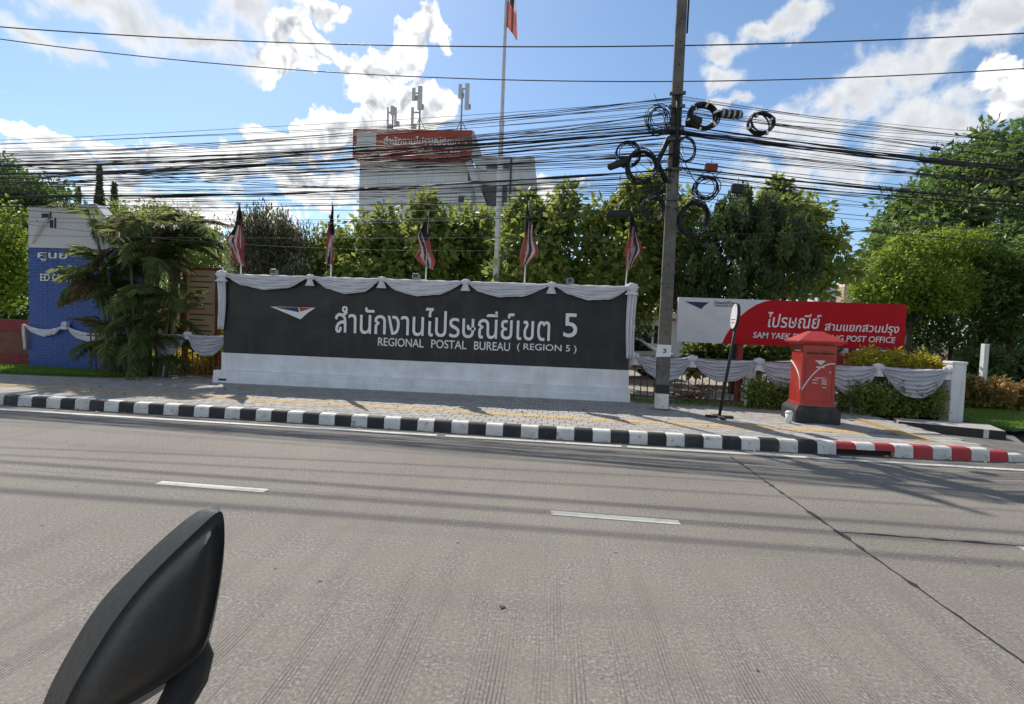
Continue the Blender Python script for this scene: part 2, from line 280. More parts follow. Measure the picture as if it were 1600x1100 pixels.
class MB:
    def __init__(s): s.v = []; s.f = []; s.m = []
    def add(s, vs, fs, mi=0):
        b = len(s.v); s.v += [tuple(p) for p in vs]; s.f += [tuple(i + b for i in f) for f in fs]; s.m += [mi] * len(fs); return s
    def box(s, x0, x1, y0, y1, z0, z1, mi=0):
        return s.add([(x0, y0, z0), (x1, y0, z0), (x1, y1, z0), (x0, y1, z0), (x0, y0, z1), (x1, y0, z1), (x1, y1, z1), (x0, y1, z1)],
                     [(0, 3, 2, 1), (4, 5, 6, 7), (0, 1, 5, 4), (1, 2, 6, 5), (2, 3, 7, 6), (3, 0, 4, 7)], mi)
    def frustum(s, c0, h0, c1, h1, mi=0):                # box with different half sizes at bottom and top
        q = [(-1, -1), (1, -1), (1, 1), (-1, 1)]
        vs = [(c0[0] + a * h0[0], c0[1] + b * h0[1], c0[2]) for a, b in q] + [(c1[0] + a * h1[0], c1[1] + b * h1[1], c1[2]) for a, b in q]
        return s.add(vs, [(0, 3, 2, 1), (4, 5, 6, 7), (0, 1, 5, 4), (1, 2, 6, 5), (2, 3, 7, 6), (3, 0, 4, 7)], mi)
    def tube(s, pts, r, n=6, caps=True, mi=0):
        pts = [Vector(p) for p in pts]; k = len(pts); rs = r if hasattr(r, '__len__') else [r] * k
        vs = []; prev = None
        for i, p in enumerate(pts):
            d = (pts[min(i + 1, k - 1)] - pts[max(i - 1, 0)]).normalized()
            a = prev - d * prev.dot(d) if prev is not None else (Vector((0, 0, 1)) if abs(d.z) < 0.9 else Vector((1, 0, 0))).cross(d)
            if a.length < 1e-6: a = Vector((1, 0, 0)).cross(d)
            a.normalize(); prev = a; b = d.cross(a)
            for j in range(n):
                t = 2 * math.pi * j / n; vs.append(p + (a * math.cos(t) + b * math.sin(t)) * rs[i])
        fs = [(i * n + j, i * n + (j + 1) % n, (i + 1) * n + (j + 1) % n, (i + 1) * n + j) for i in range(k - 1) for j in range(n)]
        if caps: fs += [tuple(range(n - 1, -1, -1)), tuple((k - 1) * n + j for j in range(n))]
        return s.add(vs, fs, mi)
    def lathe(s, prof, n=16, c=(0, 0, 0), mi=0):         # prof [(r,z)...]
        vs = [(c[0] + r * math.cos(2 * math.pi * j / n), c[1] + r * math.sin(2 * math.pi * j / n), c[2] + z) for r, z in prof for j in range(n)]
        k = len(prof)
        fs = [(i * n + j, i * n + (j + 1) % n, (i + 1) * n + (j + 1) % n, (i + 1) * n + j) for i in range(k - 1) for j in range(n)]
        fs += [tuple(range(n - 1, -1, -1)), tuple((k - 1) * n + j for j in range(n))]
        return s.add(vs, fs, mi)
    def prism(s, poly, d, mi=0):                         # polygon of 3D points pushed along d
        n = len(poly); a = [Vector(p) for p in poly]; b = [p + Vector(d) for p in a]
        return s.add(a + b, [tuple(range(n)), tuple(range(2 * n - 1, n - 1, -1))] + [(i, i + n, (i + 1) % n + n, (i + 1) % n) for i in range(n)], mi)
    def grid(s, fn, nu, nv, mi=0):
        vs = [fn(i / nu, j / nv) for j in range(nv + 1) for i in range(nu + 1)]
        fs = [(j * (nu + 1) + i, j * (nu + 1) + i + 1, (j + 1) * (nu + 1) + i + 1, (j + 1) * (nu + 1) + i) for j in range(nv) for i in range(nu)]
        return s.add(vs, fs, mi)
    def mesh(s, name, mats, smooth=False):
        me = bpy.data.meshes.new(name); me.from_pydata(s.v, [], s.f)
        for m in ([mats] if isinstance(mats, str) else mats): me.materials.append(MATS[m])
        if any(s.m): me.polygons.foreach_set('material_index', s.m)
        if smooth: me.polygons.foreach_set('use_smooth', [True] * len(s.f))
        me.update(); return me
    def build(s, name, mats, parent=None, smooth=False, bevel=0.0, **kw):
        o = link(name, s.mesh(name, mats, smooth), parent, **kw)
        if bevel:
            b = o.modifiers.new('bevel', 'BEVEL'); b.width = bevel; b.segments = 2; b.limit_method = 'ANGLE'; b.angle_limit = rad(40)
        return o
def box(name, mats, x0, x1, y0, y1, z0, z1, parent=None, **kw): return MB().box(x0, x1, y0, y1, z0, z1).build(name, mats, parent, **kw)

def fast_mesh(name, V, F, mats, tint=None, smooth=False):   # numpy arrays; F (n,k)
    me = bpy.data.meshes.new(name); n, k = F.shape
    me.vertices.add(len(V)); me.vertices.foreach_set('co', np.ascontiguousarray(V, np.float32).ravel())
    me.loops.add(n * k); me.loops.foreach_set('vertex_index', np.ascontiguousarray(F, np.int32).ravel())
    me.polygons.add(n); me.polygons.foreach_set('loop_start', np.arange(0, n * k, k, dtype=np.int32))
    if smooth: me.polygons.foreach_set('use_smooth', np.ones(n, bool))
    for m in ([mats] if isinstance(mats, str) else mats): me.materials.append(MATS[m])
    if tint is not None:
        a = me.attributes.new('tint', 'FLOAT', 'POINT'); a.data.foreach_set('value', np.ascontiguousarray(tint, np.float32))
    me.update(calc_edges=True); me.validate(); return me

def unit(a): return a / np.maximum(np.linalg.norm(a, axis=1, keepdims=True), 1e-6)
def leaves(name, P, D, size, mat, aspect=0.5, fold=0.25, tint=None, flat=0.5):
    """one folded diamond of two triangles pairs for each leaf: P base points, D pointing directions"""
    n = len(P); D = unit(D); up = np.tile([0, 0, 1.0], (n, 1)) * flat + rng.normal(0, 0.6, (n, 3))
    S = unit(np.cross(D, up)); N = np.cross(S, D); L = size[:, None] if hasattr(size, '__len__') else np.full((n, 1), size)
    mid = P + D * L * 0.45
    V = np.stack([P, mid + S * L * aspect * 0.5 + N * L * fold * 0.3, P + D * L - N * L * fold * 0.25, mid - S * L * aspect * 0.5 + N * L * fold * 0.3], 1).reshape(-1, 3)
    b = np.arange(n)[:, None] * 4
    F = np.concatenate([b + np.array([0, 1, 2]), b + np.array([0, 2, 3])])
    t = rng.random(n) if tint is None else np.clip(tint + rng.normal(0, 0.16, n), 0, 1)
    return fast_mesh(name, V, F, mat, np.repeat(t, 4))

def ellipsoid_points(ells, n, shell=0.55):
    vol = np.array([e[3] * e[4] * e[5] for e in ells]) ** 0.55; cnt = rng.multinomial(n, vol / vol.sum()); out = []
    for e, c in zip(ells, cnt):
        d = unit(rng.normal(size=(c, 3))); r = shell + (1 - shell) * rng.random((c, 1)) ** 0.6
        r *= 0.88 + 0.2 * rng.random((c, 1))
        out.append(np.array(e[:3]) + d * r * np.array(e[3:6]))
    return np.concatenate(out)

def E(x, y, Y, rx, ry, depth=None):                       # crown lobe: pixel centre and radii at distance Y
    c = aty(x, y, Y); dist = (c - EYE).dot(fw); k = dist / FPX
    return (c.x, c.y, c.z, rx * k, depth if depth else rx * k, ry * k)

def tree(name, label, ells, foot, mat, nclump, per, clump_r, size, group=None, trunk_r=0.12, aspect=0.5, shell=0.5, droop=0.2, limbs=14, cat='tree', upright=0.0, zmin=0.3, flat=0.5):
    root = empty(name, foot, label=label, cat=cat, group=group); f = Vector(foot)
    C = ellipsoid_points(ells, nclump, shell); C = C[C[:, 2] > zmin]
    ctint = np.clip(rng.normal(0.46, 0.24, len(C)), 0, 1)
    n = len(C) * per; P = np.repeat(C, per, 0); off = unit(rng.normal(size=(n, 3))) * (rng.random((n, 1)) ** 0.5) * clump_r
    off[:, 2] *= (1.0 + upright)
    P = P + off - np.array(foot)
    D = unit(off) + rng.normal(0, 0.5, (n, 3)); D[:, 2] += upright * 1.5 - droop
    L = size * rng.uniform(0.6, 1.25, n)
    link('crown', leaves('crown', P, D, L, mat, aspect, tint=np.repeat(ctint, per), flat=flat), root)
    cz = np.mean([e[2] for e in ells]); top = Vector((np.mean([e[0] for e in ells]), np.mean([e[1] for e in ells]), cz)) - f
    tr = MB(); fork = top * 0.45; fork.x *= 0.5; fork.y *= 0.5
    pts = [Vector((0, 0, -0.1)), fork * 0.5 + Vector((random.uniform(-.06, .06), random.uniform(-.06, .06), 0)), fork, fork * 0.45 + top * 0.55, top]
    tr.tube(pts, [trunk_r * 1.3, trunk_r, trunk_r * 0.85, trunk_r * 0.6, trunk_r * 0.3], 8)
    to = tr.build('trunk', 'bark', root, smooth=True)
    if limbs:
        lm = MB()
        for i in rng.choice(len(C), min(limbs, len(C)), replace=False):
            e = Vector(C[i]) - f; s = fork.lerp(top, random.uniform(0.0, 0.8)); q = s.lerp(e, 0.5) + Vector((0, 0, 0.12 * (e - s).length))
            lm.tube([s, q, e], [trunk_r * 0.42, trunk_r * 0.25, trunk_r * 0.08], 5)
        lm.build('limbs', 'bark', to, smooth=True)['kind'] = 'stuff'
    return root

def text_mesh(body, extrude=0.0):
    """outline text -> (verts Nx3 with z = thickness 0..1, faces)"""
    c = bpy.data.curves.new('lettering', 'FONT'); c.body = body; c.size = 1.0; c.extrude = extrude; c.resolution_u = 4; c.offset = 0.006
    o = bpy.data.objects.new('lettering', c); COL.objects.link(o); bpy.context.view_layer.update()
    me = bpy.data.meshes.new_from_object(o.evaluated_get(bpy.context.evaluated_depsgraph_get()))
    V = np.array([v.co[:] for v in me.vertices]); F = [tuple(p.vertices) for p in me.polygons]
    COL.objects.unlink(o); bpy.data.objects.remove(o); bpy.data.curves.remove(c); bpy.data.meshes.remove(me)
    return V, F
def islands(nv, F):
    p = list(range(nv))
    def find(a):
        while p[a] != a: p[a] = p[p[a]]; a = p[a]
        return a
    for f in F:
        for b in f[1:]: p[find(b)] = find(f[0])
    return np.array([find(i) for i in range(nv)])
def lettering(name, body, x0, x1, z0, z1, y, mat, parent, depth=0.02, split=False, shear=0.0):
    """text fitted to a box on the plane y (facing -y)"""
    V, F = text_mesh(body.replace('ส', 'ก'), 0.05)
    q = np.round(V, 5); _, idx, inv = np.unique(q, axis=0, return_index=True, return_inverse=True); inv = inv.ravel()
    V = V[idx]; F = [tuple(int(inv[i]) for i in f) for f in F]; F = [f for f in F if len(set(f)) == len(f)]
    for i, ch in enumerate(body):                        # this letter is drawn with strokes in place of a stand-in of its width
        if ch == 'ส':
            one, _f = text_mesh('ก', 0.05); pre, _f = text_mesh(body[:i].replace('ส', 'ก') + 'ก', 0.05)
            wd = one[:, 0].max() - one[:, 0].min(); x1_ = pre[:, 0].max(); x0_ = x1_ - wd; h = one[:, 1].max(); isl = islands(len(V), F)
            drop = [k for k in np.unique(isl) if V[isl == k, 0].min() > x0_ - 0.02 and V[isl == k, 0].max() < x1_ + 0.02 and V[isl == k, 1].max() < h * 1.03]
            F = [f for f in F if isl[f[0]] not in drop]; used = np.zeros(len(V), bool)
            for f in F: used[list(f)] = True
            mp_ = np.cumsum(used) - 1; V = V[used]; F = [tuple(int(mp_[q]) for q in f) for f in F]
            for si, st in enumerate(([(.05, .70), (.12, .86), (.28, .95), (.48, .95), (.70, .90), (.84, .76), (.88, .55), (.88, 0.0)],
                       [(.88, .50), (.70, .57), (.50, .55), (.28, .46), (.13, .30), (.12, .14), (.22, .05), (.36, .06), (.46, .16), (.46, .30)], [(.66, .90), (1.02, 1.12)])):
                pts = [Vector((x0_ + x * wd, y * h)) for x, y in st]; n = len(pts); k = len(V); vv_ = []; t = 0.048; e = 0.05 + 0.003 * si
                for q, p in enumerate(pts):
                    d = (pts[min(q + 1, n - 1)] - pts[max(q - 1, 0)]).normalized(); nn_ = Vector((-d.y, d.x)) * t
                    for w_, zz in ((nn_, e), (-nn_, e), (nn_, -e), (-nn_, -e)): vv_.append((p.x + w_.x, p.y + w_.y, zz))
                V = np.concatenate([V, vv_]); k4 = lambda q, c: k + 4 * q + c
                for q in range(n - 1):
                    for c0, c1 in ((0, 1), (1, 3), (3, 2), (2, 0)): F.append((k4(q, c0), k4(q, c1), k4(q + 1, c1), k4(q + 1, c0)))
                F += [(k4(0, 0), k4(0, 2), k4(0, 3), k4(0, 1)), (k4(n - 1, 0), k4(n - 1, 1), k4(n - 1, 3), k4(n - 1, 2))]
    lo, hi = V.min(0), V.max(0); isl = islands(len(V), F); cl = []
    for a, b, k in sorted(((V[isl == k, 0].min(), V[isl == k, 0].max(), k) for k in np.unique(isl)), key=lambda b: b[0]):
        if cl and a < cl[-1][1] - 0.02: cl[-1][1] = max(cl[-1][1], b); cl[-1][2].append(k)
        else: cl.append([a, b, [k]])
    sx = (x1 - x0) / (hi[0] - lo[0]); sz = (z1 - z0) / (hi[1] - lo[1])
    W = np.stack([x0 + (V[:, 0] - lo[0]) * sx + shear * (V[:, 1] - lo[1]) * sz, y - (V[:, 2] - lo[2]) / (hi[2] - lo[2]) * depth, z0 + (V[:, 1] - lo[1]) * sz], 1)
    out = []
    for ks in ([c[2] for c in cl] if split else [list(np.unique(isl))]):
        sel = np.isin(isl, ks); mp = np.cumsum(sel) - 1
        out.append(MB().add(W[sel], [tuple(int(mp[i]) for i in f) for f in F if sel[f[0]]]).build(name, mat, parent))
    return out

# ---------------------------------------------------------------- setting: ground, road, pavement, kerb
def kerb_y(x): return float(np.interp(x, [-60, -10, -5, -0.5, 1.5, 3.8, 5.4, 6.5, 7.2, 8.2, 9.6, 12, 20, 60], [10.4, 8.60, 8.45, 8.235, 8.175, 8.21, 8.25, 8.30, 8.36, 8.75, 9.9, 12.6, 22, 70]))
def line_y(x): return 7.955 - 0.022 * x
def lane_y(x): return 4.84 - 0.033 * x
PT = 0.17                                                # pavement level

MB().add([(-900, -300, -0.07), (900, -300, -0.07), (900, 1500, -0.07), (-900, 1500, -0.07)], [(0, 1, 2, 3)]).build('ground', 'soil', kind='structure')
road = empty('road', kind='structure')
gap = 0.0025
joints = [-17.3, -7.3, 2.69, 12.7, 22.7]
def strip(name, mat, fy0, fy1, x0, x1, z0, z1, parent, step=1.5):
    k = max(1, int((x1 - x0) / step)); xs = [x0 + (x1 - x0) * i / k for i in range(k + 1)]
    poly = [(x, fy0(x), z0) for x in xs] + [(x, fy1(x), z0) for x in reversed(xs)]
    return MB().prism(poly, (0, 0, z1 - z0)).build(name, mat, parent)
def far_edge(x): return min(line_y(x) - 0.16, kerb_y(x) - 0.2)
for a, b in zip([-40] + joints, joints + [45]):
    strip('slab', 'road', lambda x: lane_y(x) + 0.085 + gap, far_edge, a + gap, b - gap, -0.06, 0.0, road)
    strip('slab', 'road', lambda x: 1.25 - 0.033 * x + gap, lambda x: lane_y(x) + 0.085 - gap, a + gap, b - gap, -0.06, 0.0, road, 50)
    strip('slab', 'road', lambda x: -2.3 - 0.033 * x, lambda x: 1.25 - 0.033 * x - gap, a + gap, b - gap, -0.06, 0.0, road, 50)
strip('slab', 'road', lambda x: -30, lambda x: -2.3 - 0.033 * x - gap, -40, 45, -0.06, 0.0, road, 50)
strip('gutter', 'gutter', lambda x: far_edge(x) + 0.004, lambda x: kerb_y(x) + 0.05, -40, 12, -0.06, -0.004, road, 0.8)
def jagged(name, pts, wfun, z, parent):                  # tar filler lying in and over a joint
    vs = []; n = len(pts)
    for i, p in enumerate(pts):
        d = (pts[min(i + 1, n - 1)] - pts[max(i - 1, 0)]).normalized(); s = Vector((-d.y, d.x, 0)); a, b = wfun()
        vs += [(p.x + s.x * a, p.y + s.y * a, z), (p.x - s.x * b, p.y - s.y * b, z)]
    return MB().add(vs, [(2 * i, 2 * i + 1, 2 * i + 3, 2 * i + 2) for i in range(n - 1)]).build(name, 'sealant', parent)
def wj(): 
    q = 0.009 + (random.random() ** 4) * 0.035; return q * random.uniform(.5, 1), q * random.uniform(.5, 1)
jagged('joint_sealant', [Vector((2.69 + random.uniform(-.006, .006), y, 0)) for y in np.arange(0.5, 7.7, 0.07)], wj, 0.003, road)
jagged('joint_sealant', [Vector((x, lane_y(x) + 0.085 + random.uniform(-.01, .01), 0)) for x in np.arange(2.72, 14, 0.09)], wj, 0.003, road)
strip('edge_line', 'line_paint', lambda x: line_y(x) - 0.055, lambda x: line_y(x) + 0.055, -30, -1.75, 0.0, 0.005, road)
strip('edge_line', 'line_paint', lambda x: line_y(x) - 0.055, lambda x: line_y(x) + 0.055, -1.62, 1.15, 0.0, 0.005, road)
strip('edge_line', 'line_paint', lambda x: line_y(x) - 0.055, lambda x: line_y(x) + 0.055, 1.24, 7.6, 0.0, 0.005, road)
for k in range(-4, 4):
    x = 0.07 + 4.08 * k
    strip('lane_dash', 'dash_paint', lambda x: lane_y(x) - 0.055, lambda x: lane_y(x) + 0.055, x, x + 1.19, 0.0, 0.006, road, 5)
# scraps lying on the carriageway
sp = MB()
for x, y, a, r in [(785, 949, 0.3, 0.024)]:
    p = atz(x, y, 0.004); q = [Vector((p.x + r * math.cos(a + t) * s, p.y + r * math.sin(a + t), 0.004)) for t, s in ((0, 1.0), (2.0, 1.3), (4.1, .8))]
    MB().prism(q, (0, 0, 0.003)).build('tar_scrap', 'sealant', road)

def pave_back(x): return 12.06 if -8.1 < x < 1.85 else (12.7 if x > 0 else 12.9)
pv_xs = [x * 0.5 for x in range(-60, 15)]
pavement = MB().prism([(x, kerb_y(x) + 0.13, -0.06) for x in pv_xs] + [(7.2, 12.9, -0.06), (-30, 13.2, -0.06)], (0, 0, 0.06 + PT - 0.022)).build('pavement', 'mortar', kind='structure')
TILE = 0.20
tmesh = [MB().frustum((0, 0, 0), (TILE / 2 - 0.003, TILE / 2 - 0.003), (0, 0, 0.021), (TILE / 2 - 0.007, TILE / 2 - 0.007)).mesh('paver', 'paver%d' % i) for i in range(4)]
tm = MB().frustum((0, 0, 0), (0.147, 0.147), (0, 0, 0.022), (0.144, 0.144))
for i in range(4): tm.box(-0.115 + 0.07 * i, -0.085 + 0.07 * i, -0.12, 0.12, 0.0205, 0.026)
tactile_me = tm.mesh('tactile_tile', 'tactile')
spots = []
def slope(x): return kerb_y(x + .5) - kerb_y(x - .5)
rows = [(0.16 + TILE * (j + 0.5), TILE, False) for j in range(4)] + [(0.16 + 4 * TILE + 0.15, 0.30, True)] + [(0.16 + 4 * TILE + 0.30 + TILE * (j + 0.5), TILE, False) for j in range(15)]
for ri, (off, st, yel_) in enumerate(rows):
    for i in range(int(-28 / st), int(7.0 / st)):
        x = (i + (0.5 if ri % 2 else 0.0)) * st; y = kerb_y(x) + off
        if x > 6.95 or y > pave_back(x) + (0.0 if -8.3 < x < 2 else 0.1): continue
        if yel_ and x > 5.4: continue
        spots.append((x, y, yel_, slope(x)))
spots.sort(key=lambda s: (s[0] ** 2 * 0.6 + s[1] ** 2))
yel = [s for s in spots if s[2]]; oth = [s for s in spots if not s[2]]
def tilt(): return (random.gauss(0, .006), random.gauss(0, .006))
for x, y, _, a in yel:
    rx, ry = tilt(); link('tactile_tile', tactile_me, pavement, (x, y, PT - 0.021 + random.uniform(-.002, .003)), (rx, ry, math.atan(a)))
for x, y, _, a in oth[:300]:
    rx, ry = tilt(); link('paver', random.choice(tmesh), pavement, (x, y, PT - 0.021 + random.uniform(-.002, .003)), (rx, ry, math.atan(a)))
mb = MB()
for x, y, _, a in oth[300:] : mb.frustum((x, y, PT - 0.021), (TILE / 2 - 0.003,) * 2, (x, y, PT + random.uniform(-.002, .003)), (TILE / 2 - 0.007,) * 2, random.randrange(4))
mb.build('paver_field', ['paver%d' % i for i in range(4)], pavement)['kind'] = 'stuff'
# diagonal guide strip by the post box
p0, p1 = atz(1345, 657, PT), atz(1452, 690, PT)
for k in range(7):
    q = p0.lerp(p1, (k + 0.5) / 7); link('tactile_tile', tactile_me, pavement, (q.x, q.y, PT - 0.014), (0, 0, math.atan2((p1 - p0).y, (p1 - p0).x)))

kerb = empty('kerb', kind='structure')
KB = 0.2885
for k in range(-60, 32):
    x0 = -0.139 + KB * k; x1 = x0 + KB
    if x0 > 7.1: break
    col = 'kerb_black' if k % 2 == 0 else 'kerb_white'
    if (x0 > 4.2 or x1 < -9.95) and k % 2 == 0: col = 'kerb_red'
    h = PT + 0.012 + random.uniform(-.004, .004)
    if x0 > 6.6: h -= 0.05 * (x0 - 6.6) / 0.3
    z0 = -0.06; inlet = 4.45 < (x0 + x1) / 2 < 5.35
    if inlet: z0 = 0.085
    if inlet and x1 > 5.2: pass
    a, b = x0 + 0.0025, x1 - 0.0025; ya, yb = kerb_y(a), kerb_y(b)
    if col == 'kerb_black': h *= 0.985
    vs = []
    for x, y in ((a, ya), (b, yb)):
        vs += [(x, y - 0.02, z0), (x, y, h - 0.03), (x, y + 0.028, h), (x, y + 0.145, h + 0.002), (x, y + 0.145, z0)]
    fs = [(0, 1, 2, 3, 4), (9, 8, 7, 6, 5)] + [(i, i + 5, (i + 1) % 5 + 5, (i + 1) % 5) for i in range(5)]
    o = MB().add(vs, fs).build('kerb_block', col, kerb)
    b_ = o.modifiers.new('bevel', 'BEVEL'); b_.width = 0.008; b_.segments = 2
MB().box(4.35, 5.55, 8.33, 8.6, -0.3, 0.09).build('drain_recess', 'sealant', kerb)

# dry leaves and litter along the gutter
def litter(n, fx, fy, z, name):
    P = np.stack([fx(n), np.zeros(n), np.full(n, z)], 1); P[:, 1] = [fy(x) for x in P[:, 0]]
    D = rng.normal(size=(n, 3)); D[:, 2] *= 0.15
    o = link(name, leaves(name, P, D, rng.uniform(0.03, 0.09, n), 'leaf_dry', 0.55, 0.4, flat=2.0)); o['kind'] = 'stuff'; return o
tag(litter(90, lambda n: rng.uniform(-11, 7, n), lambda x: kerb_y(x) - 0.05 - abs(rng.normal(0, .1)), 0.012, 'fallen_leaves'), 'small dry leaves scattered along the gutter', 'leaves')
tag(litter(160, lambda n: rng.uniform(-10, 7, n), lambda x: rng.uniform(8.6, 12.2), PT + 0.012, 'fallen_leaves'), 'small dry leaves scattered over the pavement', 'leaves')

# lawns and the yard behind
def patch(name, poly, z, mat): return MB().prism([(x, y, z - 0.05) for x, y in poly], (0, 0, 0.05)).build(name, mat, kind='structure')
patch('yard', [(-60, 13.2), (2.2, 13.0), (2.2, 40), (-60, 40)], 0.12, 'lawn_base')
patch('driveway', [(2.2, 13.0), (9.0, 13.0), (14, 40), (2.2, 40)], 0.124, 'drive')
patch('lawn', [(8.9, 11.35), (9.15, 10.75), (30, 22), (40, 40), (14.2, 40), (9.05, 13.0)], 0.15, 'lawn_base')
patch('verge', [(-15.5, 11.9), (-13.4, 11.45), (-10.8, 11.65), (-10.3, 12.2), (-10.3, 13.0), (-15.5, 13.3)], PT + 0.03, 'lawn_base')
def grass(label, n, fn, h, zb):
    P = np.array([(*fn(), zb) for _ in range(n)]); D = rng.normal(0, 0.45, (n, 3)); D[:, 2] = 1
    link('grass', leaves('grass', P, D, rng.uniform(0.5, 1.2, n) * h, 'grass', 0.14, 0.1), label=label, cat='grass', kind='stuff')
def tri_pts(poly):
    poly = [Vector((*p, 0)) for p in poly]
    def f():
        i = random.randrange(1, len(poly) - 1); a, b = random.random(), random.random()
        if a + b > 1: a, b = 1 - a, 1 - b
        p = poly[0] + (poly[i] - poly[0]) * a + (poly[i + 1] - poly[0]) * b; return p.x, p.y
    return f
grass('mown green lawn beside the white end post', 14000, tri_pts([(8.95, 11.4), (9.15, 10.8), (13.5, 13.2), (13.0, 15.0), (9.1, 13.0)]), 0.06, 0.145)
grass('rough grass strip at the foot of the blue brick sign', 9000, tri_pts([(-15.3, 12.0), (-13.4, 11.5), (-10.8, 11.7), (-10.35, 12.3), (-15.3, 13.2)]), 0.09, PT + 0.025)
grass('weeds along the foot of the brown picket fence', 2600, lambda: (random.uniform(1.95, 8.4), random.uniform(11.75, 12.45)), 0.11, PT - 0.01)

# sloping drive edge with its dark painted block
bA, bB = atz(1345, 657, PT), Vector((8.55, 10.2, 0)); d = (bB - bA).normalized(); nn = Vector((-d.y, d.x, 0))
MB().prism([(7.16, kerb_y(7.16) + 0.05, -0.06), (7.9, 8.75, -0.06), (9.15, 10.74, -0.06), (8.88, 11.9, -0.06), (7.16, 12.3, -0.06)], (0, 0, 0.09)).build('drive_apron', 'gutter', kind='structure')
ramp = empty('ramp_edging', (bA.x, bA.y, 0), label='low concrete edging block with dark painted side at the drive entrance', cat='kerb block')
e0 = Vector((7.0, 10.75, 0)); e1 = Vector((8.5, 10.12, 0)); d = (e1 - e0).normalized(); nn = Vector((-d.y, d.x, 0))
poly = [e0, e1, e1 + nn * 0.9, e0 + nn * 0.5]
MB().prism([Vector((p.x - bA.x, p.y - bA.y, 0.0)) for p in poly], (0, 0, 0.20)).build('edging', 'paver0', ramp, bevel=0.01)
for t0, t1, mt in ((0.0, 0.80, 'kerb_black'), (0.803, 0.85, 'kerb_white'), (0.853, 1.0, 'kerb_black')):
    a = e0 + (e1 - e0) * t0 - nn * 0.003; b = e0 + (e1 - e0) * t1 - nn * 0.003
    MB().prism([Vector((a.x - bA.x, a.y - bA.y, 0.03)), Vector((b.x - bA.x, b.y - bA.y, 0.03)), Vector((b.x - bA.x, b.y - bA.y, 0.196)), Vector((a.x - bA.x, a.y - bA.y, 0.196))], (-nn.x * 0.004, -nn.y * 0.004, 0)).build('painted_face', mt, ramp)

# ---------------------------------------------------------------- sign wall
WX0, WX1, WY = -8.05, 1.82, 12.05
wall = empty('sign_wall', (0, 0, 0), label='long black sign wall on a white stepped plinth', cat='sign wall')
box('core', 'plinth_white', WX0, WX1, WY + 0.02, WY + 0.32, PT - 0.1, 2.80, wall)
box('plinth', 'plinth_white', WX0 - 0.03, WX1 + 0.02, WY - 0.03, WY + 0.019, PT - 0.1, 0.89, wall, bevel=0.01)
box('plinth_step', 'plinth_white', WX0 - 0.13, WX1 + 0.04, WY - 0.19, WY - 0.031, PT - 0.1, 0.47, wall, bevel=0.015)
box('plinth_foot', 'plinth_white', WX0 - 0.13, WX1 + 0.042, WY - 0.205, WY - 0.191, PT - 0.1, 0.33, wall, bevel=0.004)
nt = 11; tw = (WX1 - WX0) / nt
for i in range(nt):                                      # black stone slabs with fine joints
    for z0, z1 in ((0.89, 1.37), (1.37, 2.08), (2.08, 2.80)):
        box('stone_slab', 'granite', WX0 + i * tw + 0.0012, WX0 + (i + 1) * tw - 0.0012, WY + random.uniform(-.0012, .0012), WY + 0.0185, z0 + 0.0012, z1 - 0.0012, wall)
box('slot', 'sealant', WX0 + 0.02, WX0 + 0.22, WY - 0.2075, WY - 0.192, 0.22, 0.27, wall)
lettering('letter', 'สำนักงานไปรษณีย์เขต', -5.22, -0.03, 1.49, 2.17, WY - 0.004, 'letter', wall, 0.03, True)
lettering('letter', '5', 0.28, 0.60, 1.60, 2.16, WY - 0.004, 'letter', wall, 0.03, True)
for wd, a, b in (('REGIONAL', 591, 662), ('POSTAL', 674, 729), ('BUREAU', 741, 797), ('( REGION 5 )', 808, 901)):
    pa, pb = aty(a, 540, WY), aty(b, 540, WY); lettering('letter', wd, pa.x, pb.x, 1.22, 1.42, WY - 0.004, 'letter', wall, 0.02, True)
def on(Y, *pts): return [(p.x, p.z) for p in (aty(x, y, Y) for x, y in pts)]
def plate(name, pts, y, mat, parent, t=0.012): return MB().prism([(x, y, z) for x, z in pts], (0, -t, 0)).build(name, mat, parent)
lg = plate('logo', on(WY, (423, 479), (493, 481), (481, 489), (470, 499)), WY - 0.004, 'letter', wall)
plate('logo_blue', on(WY, (429, 480), (466, 480.5), (468, 488)), WY - 0.0165, 'navy', lg, 0.004)
plate('logo_red', on(WY, (467.5, 480.5), (487, 481.5), (470, 487)), WY - 0.0165, 'logo_red', lg, 0.004)

# ---------------------------------------------------------------- drapes
def swag(name, a, b, drop, y, mat, parent, n=26, rows=15, folds=5, amp=0.03, topsag=0.02, thick=0.0):
    a, b = Vector(a), Vector(b); ph = random.random() * 6; g = random.uniform(0.82, 1.22); drop *= random.uniform(0.86, 1.14); fq = folds * random.uniform(0.85, 1.2)
    def fn(u, v):
        p = a.lerp(b, u); q = u ** g; s = 4 * q * (1 - q); edge = max(0.0, s) ** 0.62
        z = p.z - topsag * s - v * (drop * edge + 0.05) + v * 0.010 * math.sin(u * 19 + ph) + 0.004 * math.sin(u * 41 + 2 * ph)
        ridge = math.sin(v * fq * 2 * math.pi + ph + 1.3 * math.sin(u * 3.1 + ph)); ridge = math.copysign(abs(ridge) ** 0.7, ridge)
        yy = p.y - 0.035 - amp * (0.35 + 0.65 * edge) * (1 + ridge) - amp * 0.35 * math.sin(v * fq * 9.0 + u * 11 + ph) - 0.03 * v
        x = p.x + (0.5 - u) * 0.16 * v * v * (b.x - a.x) * (1 - edge * 0.3)
        return (x, yy, z)
    o = MB().grid(fn, n + 10, rows * 4).build(name, mat, parent, smooth=True)
    so = o.modifiers.new('cloth', 'SOLIDIFY'); so.thickness = 0.006
    return o
